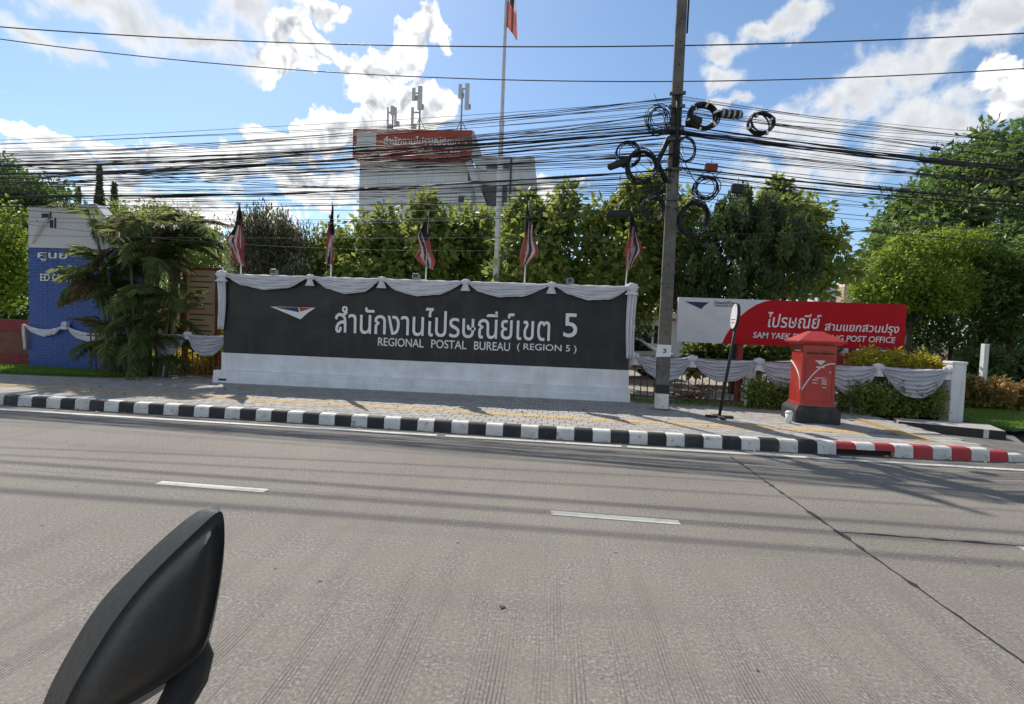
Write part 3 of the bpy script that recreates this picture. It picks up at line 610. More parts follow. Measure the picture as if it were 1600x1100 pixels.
def knot(name, p, size, mat, parent, tail=0.18):
    p = Vector(p); mb = MB(); ph = random.random() * 6
    def ball(u, v):
        t = u * 2 * math.pi; f = v * math.pi; r = size * (1 + 0.22 * math.sin(5 * t + ph) * math.sin(f) + 0.15 * math.sin(9 * f + 2 * t))
        return (p.x + r * 1.15 * math.sin(f) * math.cos(t), p.y - 0.06 + r * 0.75 * math.sin(f) * math.sin(t), p.z + r * 0.8 * math.cos(f))
    mb.grid(ball, 22, 12)
    if tail:
        def tl(u, v):
            t = u * 2 * math.pi; r = size * (0.45 + 0.75 * v) * (1 + 0.2 * math.sin(6 * t + ph))
            return (p.x + r * math.cos(t), p.y - 0.075 + 0.5 * r * math.sin(t), p.z - size * 0.4 - v * tail)
        mb.grid(tl, 24, 6)
    return mb.build(name, mat, parent, smooth=True)
def tail_cloth(name, p, length, w0, w1, mat, parent):
    p = Vector(p); ph = random.random() * 6
    def fn(u, v):
        wd = w0 + (w1 - w0) * v; return (p.x + (u - 0.5) * wd + 0.02 * math.sin(v * 4 + ph), p.y - 0.05 - 0.03 * math.sin(u * 17 + ph + v), p.z - v * length - 0.01 * math.sin(u * 9))
    o = MB().grid(fn, 20, 14).build(name, mat, parent, smooth=True); so = o.modifiers.new('cloth', 'SOLIDIFY'); so.thickness = 0.006; return o
dr = empty('wall_drape', (0, 0, 0), label='pale swag drapery hung along the top of the black sign wall', cat='drapery')
kx = [-8.05, -5.83, -4.07, -2.05, -0.04, 1.80]
for i in range(5): swag('swag', (kx[i], WY - 0.02, 2.83), (kx[i + 1], WY - 0.02, 2.83), 0.30 + random.uniform(-.03, .03), 0, 'cloth', dr, 30, 14, 4, 0.022)
for i in range(5):                                       # cloth folded over the wall's top edge
    def fold(u, v, a=kx[i], b=kx[i + 1], ph=random.random() * 6): return (a + (b - a) * u, WY - 0.045 + 0.42 * v, 2.822 + 0.02 * math.sin(v * math.pi) + 0.006 * math.sin(u * 30 + ph))
    MB().grid(fold, 24, 6).build('top_fold', 'cloth', dr, smooth=True)
for i, x in enumerate(kx): knot('knot', (x, WY - 0.03, 2.80), 0.085 if 0 < i < 5 else 0.12, 'cloth', dr, 0.17 if 0 < i < 5 else 0.12)
tail_cloth('hanging_tail', (WX0 - 0.02, WY - 0.03, 2.72), 1.25, 0.20, 0.12, 'cloth', dr)
tail_cloth('hanging_tail', (WX1 - 0.0, WY - 0.03, 2.72), 1.55, 0.22, 0.17, 'cloth', dr)

# small flood lights along the wall top
for i, (x, y, lab) in enumerate([(432, 432, 'small grey floodlight on the wall top near the first flag'), (652, 437, 'small dark floodlight on the wall top beside the middle flag'), (890, 443, 'small grey floodlight on the wall top near the right end')]):
    p = aty(x, y, WY + 0.1); f = empty('floodlight', (p.x, WY + 0.02, 2.835), label=lab, cat='floodlight', group='floodlights on the sign wall')
    MB().box(-0.02, 0.02, -0.05, 0.15, 0, 0.02).box(-0.09, -0.08, -0.06, 0.0, 0.01, 0.12).box(0.08, 0.09, -0.06, 0.0, 0.01, 0.12).build('bracket', 'steel', f)
    MB().frustum((0, -0.05, 0.02), (0.075, 0.05), (0, -0.05, 0.14), (0.07, 0.035)).build('housing', 'steel', f, bevel=0.008)
    MB().box(-0.055, 0.055, -0.102, -0.097, 0.035, 0.12).build('lens', 'glass_dark', f)

# ---------------------------------------------------------------- flags on the wall
def flag(px_top, px_bot, label, style):
    t, b = aty(*px_top, 12.22), aty(*px_bot, 12.22); f = empty('flag', (b.x, 12.22, 2.55), label=label, cat='flag', group='draped flags on the sign wall')
    H = t.z - 2.55; lean = t.x - b.x
    MB().tube([(0, 0, 0), (lean, 0, H)], [0.019, 0.013], 8).lathe([(0.005, 0), (0.02, 0.02), (0.004, 0.06)], 8, (lean, 0, H)).build('flag_pole', 'pole_white', f, smooth=True)
    side, wmax, L, ph = style; kn = 0.55 + 0.30 * ((ph * 0.61) % 1.0); sl = 0.10 * math.sin(ph * 2.3); pw = 0.85 + 0.6 * ((ph * 0.37) % 1.0); mats = ['flag_black', 'flag_red', 'flag_white', 'flag_blue']; mb = MB()
    nu, nv = 18, 30
    def fn(u, v):
        wd = 0.03 + wmax * (v ** pw if v < kn else kn ** pw * (1 - 0.55 * ((v - kn) / (1 - kn)) ** 1.4)) * (1 + 0.18 * math.sin(v * 13 + ph))
        z = H - 0.02 - v * L + 0.10 * u * (v - 0.2); x = lean * (z / H) + side * ((u - 0.28) * wd) + 0.03 * math.sin(v * 5 + ph) + sl * v * v
        y = -0.03 - 0.05 * math.sin(u * 11 + v * 3 + ph) * min(1, v * 2.5)
        return (x, y, z)
    mb.grid(fn, nu, nv)
    for j in range(nv):
        for i in range(nu):
            u, v = i / nu, j / nv; q = u + 0.10 * math.sin(v * 6 + ph) + 0.45 * (v - 0.7)
            m = 0 if v + 0.12 * math.sin(u * 5 + ph) < 0.36 else (1 if q < 0.30 else 2 if q < 0.48 else 3 if q < 0.66 else 2 if q < 0.80 else 1)
            mb.m[j * nu + i] = m
    o = mb.build('flag_cloth', mats, f, smooth=True); s_ = o.modifiers.new('cloth', 'SOLIDIFY'); s_.thickness = 0.004
flag((375, 320), (377, 428), 'draped dark and red flag at the left end of the sign wall', (-1, 0.62, 1.5, 0.4))
flag((519, 318), (517, 434), 'second draped flag from the left on the sign wall', (1, 0.46, 1.52, 1.9))
flag((669, 335), (665, 438), 'middle draped flag, left of the tall white flag pole', (-1, 0.48, 1.3, 3.1))
flag((826, 318), (819, 443), 'draped flag on the wall just right of the tall white flag pole', (1, 0.50, 1.5, 4.4))
flag((987, 328), (977, 448), 'draped flag at the right end of the sign wall', (1, 0.46, 1.4, 5.6))

# ---------------------------------------------------------------- picket fences
def fence(label, pts, posts, parent_label=None, zr=(0.27, 0.96), step=0.155):
    f = empty('picket_fence', (pts[0][0], pts[0][1], PT), label=label, cat='fence'); o = Vector((pts[0][0], pts[0][1], 0))
    for (ax, ay), (bx, by) in zip(pts, pts[1:]):
        a, b = Vector((ax, ay, 0)) - o, Vector((bx, by, 0)) - o; L = (b - a).length; d = (b - a) / L; nn = Vector((-d.y, d.x, 0)); ang = math.atan2(d.y, d.x)
        for z in (zr[0], zr[1]): MB().box(0, L, -0.02, 0.02, z - 0.02 - PT, z + 0.02 - PT).build('rail', 'fence_brown', f, loc=a, rot=(0, 0, ang))
        me = MB().box(-0.012, 0.012, -0.012, 0.012, 0, zr[1] - 0.05).mesh('picket', 'fence_brown')
        for i in range(int(L / step)):
            p = a + d * ((i + 0.5) * step) + nn * 0.033; link('picket', me, f, (p.x, p.y, 0.06 + random.uniform(-.01, .01)), (0, 0, ang))
    for x, y, h, wd in posts:
        p = Vector((x, y, 0)) - o; MB().box(-wd / 2, wd / 2, -wd / 2, wd / 2, -0.1, h - PT).build('fence_post', 'white_paint', f, loc=p, bevel=0.012)
    return f
def fy(x): return 12.38 - (x - 2.0) * 0.10
fence('brown picket fence with white posts right of the sign wall', [(1.95, fy(1.95)), (8.45, fy(8.45))], [(4.60, fy(4.6) + 0.06, 1.21, 0.22), (6.80, fy(6.8) + 0.06, 1.21, 0.22)])
fence('brown picket fence left of the sign wall, behind the palm', [(-12.2, 12.62), (-8.15, 12.5)], [(-9.98, 12.6, 1.22, 0.26)], zr=(0.24, 1.15), step=0.145)
ep = empty('end_post', (8.66, 11.66, PT), 0.0, label='stout white concrete post at the right end of the picket fence', cat='post')
MB().frustum((0, 0, -0.1), (0.145, 0.14), (0, 0, 1.2), (0.14, 0.135)).build('shaft', 'white_paint', ep, bevel=0.015)
MB().box(-0.155, 0.155, -0.15, 0.15, 1.19, 1.245).build('cap', 'white_paint', ep, bevel=0.012)
rb = empty('red_rail', (6.6, 13.2, PT), label='red painted rail behind the golden shrubs', cat='rail')
MB().prism([(0, 0, 1.02), (2.35, -0.9, 1.02), (2.35, -0.9, 1.30), (0, 0, 1.30)], (0.05, 0.1, 0)).build('beam', 'red_paint', rb)
for x, y in ((0.3, -0.05), (2.1, -0.75)): MB().box(x - 0.04, x + 0.04, y, y + 0.08, -0.1, 1.03).build('upright', 'red_paint', rb)

fd = empty('fence_drape', (0, 0, 0), label='grey white swags draped over the right picket fence', cat='drapery')
box_rail = MB(); kf = [1.98, 3.28, 4.72, 6.05, 7.15, 8.50]
for a, b in zip(kf, kf[1:]):
    swag('swag', (a, fy(a) - 0.09, 1.24), (b, fy(b) - 0.09, 1.24), 0.52 + random.uniform(-.04, .05), 0, 'cloth_grey', fd, 26, 16, 6, 0.028, 0.025)
for a in kf: knot('knot', (a, fy(a) - 0.06, 1.22), 0.10, 'cloth', fd, 0.16)
MB().tube([(1.95, fy(1.95) + 0.02, 1.22), (8.5, fy(8.5) + 0.02, 1.22)], 0.02, 6).build('hanging_rod', 'fence_brown', fd)
fl = empty('fence_drape', (0, 0, 0), label='grey white swags draped over the left picket fence by the palm', cat='drapery')
kl = [-10.35, -9.22, -8.12]
for a, b in zip(kl, kl[1:]): swag('swag', (a, 12.42, 1.30), (b, 12.42, 1.30), 0.44, 0, 'cloth_grey', fl, 24, 16, 6, 0.028, 0.02)
for a in kl: knot('knot', (a, 12.42, 1.30), 0.08, 'cloth', fl, 0.10)
# ---------------------------------------------------------------- post office sign on posts
SY = 13.0
so_ = empty('post_office_sign', (0, 0, 0), label='wide red and white post office sign board on posts', cat='sign')
SX0, SX1, SZ0, SZ1 = 3.11, 8.46, 1.585, 2.69
box('board', 'sign_white', SX0, SX1, SY, SY + 0.14, SZ0, SZ1, so_, bevel=0.008)
bound = on(SY, (1128, 537), (1133, 526), (1140, 515), (1149, 502), (1158, 493), (1169, 484), (1182, 476), (1195, 471), (1206, 468.5))
redp = [(x, min(max(z, SZ0), SZ1)) for x, z in bound]; redp[0] = (redp[0][0], SZ0 - 0.002); redp[-1] = (redp[-1][0], SZ1 + 0.002)
redp = redp + [(SX1 + 0.003, SZ1 + 0.002), (SX1 + 0.003, SZ0 - 0.002)]
plate('red_field', redp, SY - 0.001, 'sign_red', so_, 0.006)
def txt(name, body, px0, px1, z0, z1, mat, Y, par, shear=0.0, ymid=510, depth=0.012):
    a, b = aty(px0, ymid, Y), aty(px1, ymid, Y); return lettering(name, body, a.x, b.x, z0, z1, Y - 0.0075, mat, par, depth, ymid == 510, shear)
txt('letter', 'ไปรษณีย์', 1196, 1279, 2.03, 2.40, 'letter', SY, so_, 0.12)
txt('letter', 'สามแยกสวนปรุง', 1287, 1403, 1.93, 2.21, 'letter', SY, so_, 0.12)
txt('letter', 'SAM YAEK SUAN PRUNG POST OFFICE', 1177, 1399, 1.755, 1.90, 'letter', SY, so_, 0.12)
l2 = plate('logo', on(SY, (1070, 471), (1108, 472.5), (1100, 478), (1096, 483)), SY - 0.001, 'navy', so_, 0.006)
plate('logo_red', on(SY, (1089, 473), (1103, 473.5), (1094, 478)), SY - 0.0075, 'print_dark', l2, 0.004)
txt('small_print', 'ไปรษณีย์ไทย', 1115, 1148, 2.55, 2.635, 'print_dark', SY, so_, 0.12, 475, 0.004)
txt('small_print', 'THAILAND POST', 1116, 1150, 2.49, 2.535, 'print_dark', SY, so_, 0.0, 475, 0.004)
for x in (4.72, 7.4): MB().box(x - 0.06, x + 0.06, SY + 0.141, SY + 0.26, 0.0, 2.5).build('post', 'red_paint', so_)

# ---------------------------------------------------------------- post box
pb = empty('post_box', (5.14, 10.45, PT), rad(-6), label='red pillar post box on a dark concrete base at the kerb', cat='post box'); pb.scale = (0.88, 0.88, 1.0)
MB().frustum((0, 0, 0), (0.45, 0.46), (0, 0, 0.24), (0.45, 0.46)).frustum((0, 0, 0.24), (0.45, 0.46), (0, 0, 0.325), (0.375, 0.385)).build('base', 'base_dark', pb, bevel=0.012)
body = MB().frustum((0, 0, 0.32), (0.345, 0.355), (0, 0, 1.50), (0.335, 0.345)).build('body', 'box_red', pb, bevel=0.02)
MB().frustum((0, 0, 0.318), (0.365, 0.375), (0, 0, 0.36), (0.36, 0.37)).build('skirt', 'box_red', body, bevel=0.008)
rf = MB().frustum((0, 0, 1.53), (0.47, 0.47), (0, 0, 1.565), (0.475, 0.475)).frustum((0, 0, 1.565), (0.475, 0.475), (0, 0, 1.755), (0.12, 0.12)).build('roof', 'box_red', pb, bevel=0.012)
MB().frustum((0, 0, 1.49), (0.37, 0.375), (0, 0, 1.533), (0.44, 0.44)).build('cornice', 'box_red', rf, bevel=0.006)
for x in (-0.13, 0.16):
    s_ = MB().box(x - 0.12, x + 0.12, -0.362, -0.345, 1.32, 1.345).build('letter_slot', 'sealant', body); MB().box(x - 0.13, x + 0.13, -0.375, -0.345, 1.348, 1.362).build('slot_hood', 'box_red', s_)
MB().prism([(-0.10, -0.355, 1.20), (0.12, -0.355, 1.20), (0.03, -0.355, 1.11)], (0, -0.004, 0)).build('logo', 'print_pale', body)
def bar(x0, x1, z0, z1, nm='printed_line'): MB().box(x0, x1, -0.359, -0.35, z0, z1).build(nm, 'print_pale', body)
bar(-0.06, 0.10, 1.06, 1.085)
MB().box(-0.22, 0.25, -0.358, -0.35, 1.255, 1.262).build('door_seam', 'tag_red', body)
for x in (-0.27, 0.27): MB().box(x - 0.004, x + 0.004, -0.3565, -0.345, 0.42, 1.24).build('door_seam', 'tag_red', body)
MB().box(-0.27, 0.27, -0.3575, -0.345, 0.415, 0.423).build('door_seam', 'tag_red', body)
MB().lathe([(0.022, 0), (0.022, 0.012), (0.012, 0.016)], 14).build('lock', 'steel', body, loc=(0.22, -0.347, 0.98), rot=(rad(90), 0, 0))
for z, a, b in ((0.86, -0.07, 0.14), (0.82, -0.12, 0.0), (0.82, 0.06, 0.17), (0.785, 0.07, 0.16), (0.76, -0.12, -0.03), (0.75, 0.06, 0.17), (0.68, 0.09, 0.17)): bar(a, b, z, z + 0.014)
cv = [(0.30 - 0.62 * t, -0.358, 1.15 - 0.52 * t ** 2.2) for t in [i / 12 for i in range(13)]]
MB().tube(cv, 0.014, 6).build('white_band', 'print_pale', body)
cv = [(-0.348, -0.33 + 0.64 * t, 0.64 + 0.52 * t ** 0.42) for t in [i / 12 for i in range(13)]]
MB().tube(cv, 0.014, 6).build('white_band', 'print_pale', body)
MB().box(-0.356, -0.335, -0.2, 0.1, 1.36, 1.385).build('plate', 'print_pale', body)
p = atz(1232, 661, PT); cp = empty('drinks_cup', (p.x, p.y, PT), label='white takeaway drinks cup standing at the post box base', cat='cup')
MB().lathe([(0.048, 0), (0.066, 0.19)], 16).build('cup', 'paper', cp, smooth=True)
MB().lathe([(0.071, 0.19), (0.071, 0.205), (0.04, 0.235), (0.01, 0.238)], 16).build('lid', 'pole_white', cp, smooth=True)

# ---------------------------------------------------------------- round sign on a stand, seen nearly edge on
rs = empty('standing_sign', (3.33, 10.2, PT), label='oval traffic sign seen edge on, on a leaning black stand', cat='sign')
MB().box(-0.26, 0.26, -0.05, 0.05, 0, 0.05).box(-0.05, 0.05, -0.24, 0.24, 0.001, 0.045).build('foot', 'base_dark', rs, bevel=0.008)
MB().tube([(0, 0, 0.03), (0.24, 0.0, 2.02)], 0.03, 8).build('stand_pole', 'rubber', rs, smooth=True)
dm = MB(); nrm = Vector((-1, 0.03, 0.06)).normalized(); sd = Vector((-0.03, -1, 0)).normalized(); upv = nrm.cross(sd) * -1
if upv.z < 0: upv = -upv
cc = Vector((0.165, -0.02, 1.98))
def oval(r1, r2, off): return [cc + nrm * off + sd * (r1 * math.cos(t)) + upv * (r2 * math.sin(t)) for t in [2 * math.pi * i / 32 for i in range(32)]]
MB().prism(oval(0.20, 0.255, -0.05), nrm * 0.05).build('sign_back', 'rubber', rs)
fc = MB().prism(oval(0.185, 0.24, 0.002), nrm * 0.006).build('sign_face', 'paper', rs)
MB().prism([cc + nrm * 0.0085 + sd * a + upv * b for a, b in ((-.10, -.13), (.10, -.13), (.10, -.115), (-.10, -.115))], nrm * 0.002).build('printed_line', 'logo_red', fc)
MB().prism([cc + nrm * 0.0085 + sd * a + upv * b for a, b in ((-.12, -.07), (.12, -.07), (.12, -.055), (-.12, -.055))], nrm * 0.002).build('printed_line', 'logo_red', fc)

# ---------------------------------------------------------------- utility pole
PX, PY = 2.365, 10.93
up = empty('utility_pole', (PX, PY, PT), rad(-8), label='tall square concrete utility pole carrying a tangle of cables', cat='utility pole')
pole = MB().frustum((0, 0, -0.5), (0.135, 0.145), (0, 0, 11.6), (0.085, 0.092)).build('shaft', 'concrete_pole', up, bevel=0.018)
def hw(z): return 0.135 - 0.05 * (z + 0.5) / 12.1, 0.145 - 0.053 * (z + 0.5) / 12.1
def band(z0, z1, mat, nm, t=0.004):
    a, b = hw(z0), hw(z1); MB().frustum((0, 0, z0), (a[0] + t, a[1] + t), (0, 0, z1), (b[0] + t, b[1] + t)).build(nm, mat, up)
band(0.36, 0.54, 'kerb_black', 'paint_band'); band(0.04, 0.35, 'white_cracked' if 'white_cracked' in MATS else 'kerb_white', 'paint_band')
M('tin', (0.12, 0.115, 0.11), 0.6, col2=(0.07, 0.066, 0.06), scale=9, dirt=(0.03, 0.028, 0.026), dirt_amt=0.6, dscale=6)
band(0.72, 1.08, 'tin', 'tin_sleeve'); band(2.62, 2.64, 'tin', 'steel_strap', 0.004); band(2.80, 2.82, 'tin', 'steel_strap', 0.004)
a = hw(1.2)
pg = MB().prism([(-0.17, -a[1] - 0.008, 1.11), (0.13, -a[1] - 0.012, 1.13), (0.135, -a[1] - 0.02, 1.37), (-0.145, -a[1] - 0.008, 1.37)], (0, -0.003, 0)).build('paper_notice', 'paper', up)
lettering('numeral', '3', -0.03, 0.035, 1.2, 1.29, -a[1] - 0.03, 'navy', pg, 0.003)
for i in range(22):                                      # bolt holes through the shaft
    z = 0.75 + i * 0.45; b = hw(z)
    if z > 1.15: MB().lathe([(0.016, 0), (0.016, 0.004)], 10).build('bolt_hole', 'sealant', up, loc=(0, -b[1] - 0.001, z), rot=(rad(90), 0, 0))
for z in (4.35, 4.95, 5.55, 5.75, 6.2, 6.46):
    b = hw(z); MB().box(-b[0] - 0.05, b[0] + 0.05, -b[1] - 0.06, -b[1] - 0.001, z - 0.03, z + 0.03).build('clamp', 'tin', up, bevel=0.006)
MB().tube([(0.02, -0.13, 5.0), (0.03, -0.15, 5.9), (0.0, -0.14, 6.4)], 0.05, 8).build('cable_riser', 'cable', up, smooth=True)
MB().tube([(-0.13, -0.10, 4.7), (-0.33, -0.12, 5.1), (-0.12, -0.12, 5.6)], 0.055, 8).build('cable_riser', 'cable', up, smooth=True)
MB().tube([(0.13, -0.03, 7.7), (0.13, -0.03, 9.2)], 0.02, 6).build('conduit', 'rubber', up)

# ---------------------------------------------------------------- cables
def cable(p0, p1, sag, r, mat, label, group, n=34, wig=0.0):
    p0, p1 = Vector(p0), Vector(p1); ph = random.random() * 6; pts = []; lo1, lo2, f1, f2 = random.uniform(0.01, 0.05), random.uniform(0, 0.02), random.uniform(6, 14), random.uniform(20, 40)
    for i in range(n + 1):
        t = i / n; p = p0.lerp(p1, t); p.z -= 4 * sag * t * (1 - t)
        e = min(1, t * 6); p.z += e * (lo1 * math.sin(t * f1 + ph) + lo2 * math.sin(t * f2 + 2 * ph)); p.y += e * lo1 * 1.5 * math.cos(t * f1 * 0.8 + ph)
        if wig: p.z += wig * math.sin(t * 60 + ph) * math.sin(t * math.pi); p.y += wig * math.cos(t * 47 + ph)
        pts.append(p)
    rr = [r * (1 + (0.35 * math.sin(i * 1.7 + ph) + 0.45 * (random.random() < 0.10) if wig else 0)) for i in range(n + 1)]; r = rr
    return MB().tube(pts, r, 6).build('cable', mat, None, smooth=True, label=label, cat='cable', group=group)
tiers = [('uppermost', 6.50, 6.64), ('upper', 6.10, 6.48), ('middle', 5.60, 6.02), ('lower', 5.00, 5.56), ('lowest', 4.20, 4.95)]
counts_l = [6, 12, 16, 20, 18]; counts_r = [4, 10, 15, 16, 11]
for (nm, z0, z1), nl, nr in zip(tiers, counts_l, counts_r):
    for k in range(nl):
        za = random.uniform(z0, z1); r = random.choice([0.0035, 0.004, 0.0045, 0.005, 0.0065]); zb = 2.72 + 0.53 * za + random.gauss(0, 0.24)
        yo = random.uniform(-0.16, 0.1)
        cable((PX - 0.05, PY + yo * 0.6, za), (-33, 11.0 + 2.1 * max(0, za * 0.75 + 0.72 - 4.3) + yo + random.uniform(-.2, .2), zb), random.uniform(0.35, 0.85), r, random.choice(['cable', 'cable', 'cable_grey']),
              'thin black cable of the %s tier running left from the concrete pole' % nm, '%s cables left of the pole' % nm, 40)
    for k in range(nr):
        za = random.uniform(z0, z1); r = random.choice([0.0035, 0.004, 0.0045, 0.005, 0.0065]); zb = 1.35 + 0.78 * za + random.gauss(0, 0.38)
        yo = random.uniform(-0.16, 0.1)
        cable((PX + 0.05, PY + yo * 0.6, za), (31, 14.4 + yo * 3 + random.uniform(-.5, .5), zb), random.uniform(0.3, 0.75), r, random.choice(['cable', 'cable', 'cable_grey']),
              'thin black cable of the %s tier running right from the concrete pole' % nm, '%s cables right of the pole' % nm, 40)
for za, zb, sg, r in ((5.86, 5.95, .55, .021), (5.83, 5.8, .7, .013), (5.42, 5.5, .5, .014), (5.10, 5.25, .62, .022), (4.98, 5.0, .45, .012), (6.02, 6.1, .62, .014), (5.90, 5.75, .72, .015), (5.75, 5.6, .66, .013)):
    cable((PX - 0.06, PY - 0.15, za), (-33, 13.4 + random.uniform(-.15, .15), zb), sg, r, 'cable', 'thick black cable bundle with lashing running left from the pole, %s' % {5.86: 'heaviest', 5.83: 'just under the heaviest', 5.42: 'mid height', 5.10: 'long low one', 4.98: 'lowest', 6.02: 'highest', 5.90: 'second heaviest', 5.75: 'slack one'}[za], 'thick cable bundles', 60, 0.010)
for za, zb, sg, r in ((5.86, 6.0, .55, .024), (5.82, 5.7, .5, .015), (5.98, 6.0, .55, .015), (5.15, 5.4, .5, .02), (5.06, 5.1, .5, .013)):
    cable((PX + 0.06, PY - 0.15, za), (31, 14.4 + random.uniform(-.3, .3), zb), sg, r, 'cable', 'thick black cable bundle with lashing running right from the pole, %s' % {5.86: 'heaviest', 5.82: 'just under the heaviest', 5.98: 'highest', 5.15: 'low one', 5.06: 'lowest'}[za], 'thick cable bundles', 60, 0.010)
for k in range(9):                                       # slack drops that cross the others
    za = random.uniform(4.3, 6.3); cable((PX - 0.05, PY - 0.14, za), (random.uniform(-20, -9), PY + random.uniform(-.2, .3), random.uniform(4.2, 5.5)), random.uniform(0.1, 0.5), 0.006, 'cable', 'thin slack wire crossing the other cables left of the pole', 'crossing wires', 30)
def through(pxs, Y, r, label, lift=0.0):                 # wire fitted through three sighted points
    P = [aty(x, y, Y) for x, y in pxs]; a = np.polyfit([p.x for p in P], [p.z for p in P], 2)
    return MB().tube([(x, Y, float(np.polyval(a, x))) for x in np.linspace(-24, 22, 60)], r, 6).build('cable', 'cable_grey', None, smooth=True, label=label, cat='cable')
through([(0, 42), (800, 73), (1600, 52)], 11.7, 0.013, 'topmost single power line crossing the open sky')
through([(0, 61), (800, 125), (1600, 107)], 11.7, 0.011, 'second single power line crossing the open sky')
through([(400, 372), (900, 370), (1400, 360)], 11.3, 0.005, 'lowest thin wire passing in front of the trees')
through([(0, 345), (700, 392), (1500, 345)], 11.5, 0.005, 'sagging thin wire in front of the tree crowns')
for k, (z, y) in enumerate(((9.9, 13.1), (10.2, 13.0), (10.75, 12.9))):
    cable((-34, y, z + 0.35), (34, y - 0.5, z + 1.3), 0.15, 0.028, 'cable', 'insulated power cable high above the picture, %s of three' % ['lowest', 'middle', 'highest'][k], 'high power cables', 50)

def coil(label, cx, cy, rpx, rypx, Y, n, r, spread, bands=0):
    c = aty(cx, cy, Y); k = (c - EYE).dot(fw) / FPX; R1, R2 = rpx * k, rypx * k; root = empty('cable_coil', c, label=label, cat='cable coil', group='cable coils on the pole'); mb = MB()
    for i in range(n):
        ox, oz, oy = rng.normal(0, spread, 3); q1, q2 = R1 * random.uniform(0.93, 1.06), R2 * random.uniform(0.93, 1.06); tx = random.gauss(0, 0.25); tz = random.gauss(0, 0.2)
        mb.tube([(ox + q1 * math.cos(t), oy + tx * q1 * math.cos(t) + tz * q2 * math.sin(t) + 0.01 * i, oz + q2 * math.sin(t)) for t in [2 * math.pi * j / 28 for j in range(29)]], r, 6, False)
    mb.build('loops', 'cable', root, smooth=True)
    for i in range(bands):
        t = 2 * math.pi * (i + 0.3) / bands; MB().lathe([(r * 3.1 + spread, -0.018), (r * 3.1 + spread, 0.018)], 10).build('tie', 'paper', root, loc=(R1 * math.cos(t), 0.03, R2 * math.sin(t)), rot=(0, -t, 0))
CY = PY - 0.25
coil('tangled thin cable coil at upper left of the pole', 1030, 186, 16, 21, CY, 11, 0.007, 0.03)
coil('thick coil with white ties at upper right of the pole', 1100, 180, 21, 19, CY, 11, 0.017, 0.018, 6)
coil('thick coil with white ties hanging farthest right of the pole', 1190, 192, 19, 15, CY + 0.1, 8, 0.016, 0.013, 4)
coil('large thick dark coil left of the pole', 1003, 260, 23, 24, CY, 9, 0.015, 0.012)
coil('thin coil behind the large dark coil left of the pole', 981, 241, 18, 19, CY + 0.1, 7, 0.009, 0.02)
coil('thin half hidden coil close at right of the pole', 1072, 233, 15, 19, CY, 5, 0.010, 0.014)
coil('small tangled coil right of the pole above the trees', 1104, 292, 17, 17, CY + 0.05, 11, 0.009, 0.03)
coil('large dark coil lowest at right of the pole', 1085, 342, 21, 25, CY, 9, 0.015, 0.016)
coil('dim coil lowest at left of the pole', 1022, 326, 16, 18, CY + 0.2, 6, 0.010, 0.018)
for k in range(16):                                      # loose tails that droop round the pole
    z = random.uniform(4.3, 6.4); sd_ = random.choice([-1, 1]); w2 = random.uniform(0.25, 0.9); dz = random.uniform(-0.5, 0.3)
    MB().tube([(PX + sd_ * (0.05 + w2 * t), PY - 0.18 - 0.05 * math.sin(t * 9 + k), z + dz * t - 0.5 * w2 * math.sin(math.pi * t)) for t in [i / 14 for i in range(15)]], random.choice([0.005, 0.007, 0.009]), 6).build('cable', 'cable', None, smooth=True,
        label='short slack cable tail drooping close %s of the pole' % ('right' if sd_ > 0 else 'left'), cat='cable', group='slack tails %s of the pole' % ('right' if sd_ > 0 else 'left'))
def closure(label, x, y, wpx, hpx, ang, Y, mat='rubber', rings=0, boxy=False):
    c = aty(x, y, Y); k = (c - EYE).dot(fw) / FPX; L, r = wpx * k / 2, hpx * k / 2
    root = empty('splice_closure', c, label=label, cat='cable box', group='cable boxes hung on the wires'); root.rotation_euler = (0, rad(ang), 0)
    if boxy: MB().box(-L, L, -r * 0.6, r * 0.6, -r, r).build('case', mat, root, bevel=0.012)
    else: MB().lathe([(r * 0.45, -L), (r * 0.9, -L * 0.86), (r, -L * 0.8), (r, L * 0.8), (r * 0.9, L * 0.86), (r * 0.45, L)], 12).build('case', mat, root, smooth=True, rot=(0, rad(90), 0))
    for i in range(rings): MB().lathe([(r * 1.12, -0.02), (r * 1.12, 0.02)], 12).build('strap', 'steel', root, loc=(-L * 0.7 + 1.4 * L * i / max(1, rings - 1), 0, 0), rot=(0, rad(90), 0))
    MB().tube([(0, 0, r * 0.9), (0, 0, r + 0.14)], 0.008, 6).build('hanger', 'steel', root)
closure('dark tilted cable closure beside the large left coil', 966, 256, 34, 12, -20, CY)
closure('long black cable closure in front of the trees', 966, 334, 36, 13, -3, CY + 0.2)
closure('banded cable closure between the two tied coils', 1142, 178, 36, 13, 4, CY, 'rubber', 4)
closure('dark cable box against the upper right coil', 1084, 190, 24, 18, 15, CY + 0.1)
closure('dark red junction box on the right hand wires', 1111, 262, 19, 12, 3, CY + 0.2, 'tag_red', 0, True)
closure('black junction box below the red one', 1152, 295, 18, 13, 4, CY + 0.3, 'rubber', 0, True)
closure('tiny black clip on the lower right wire', 1121, 319, 7, 4, 0, CY + 0.3, 'rubber', 0, True)
closure('small dark clamp low on the right hand wires', 1412, 298, 16, 7, 6, 12.0, 'rubber')
closure('small dark clamp at the right end of the heavy bundle', 1462, 232, 14, 6, 8, 12.2, 'rubber')
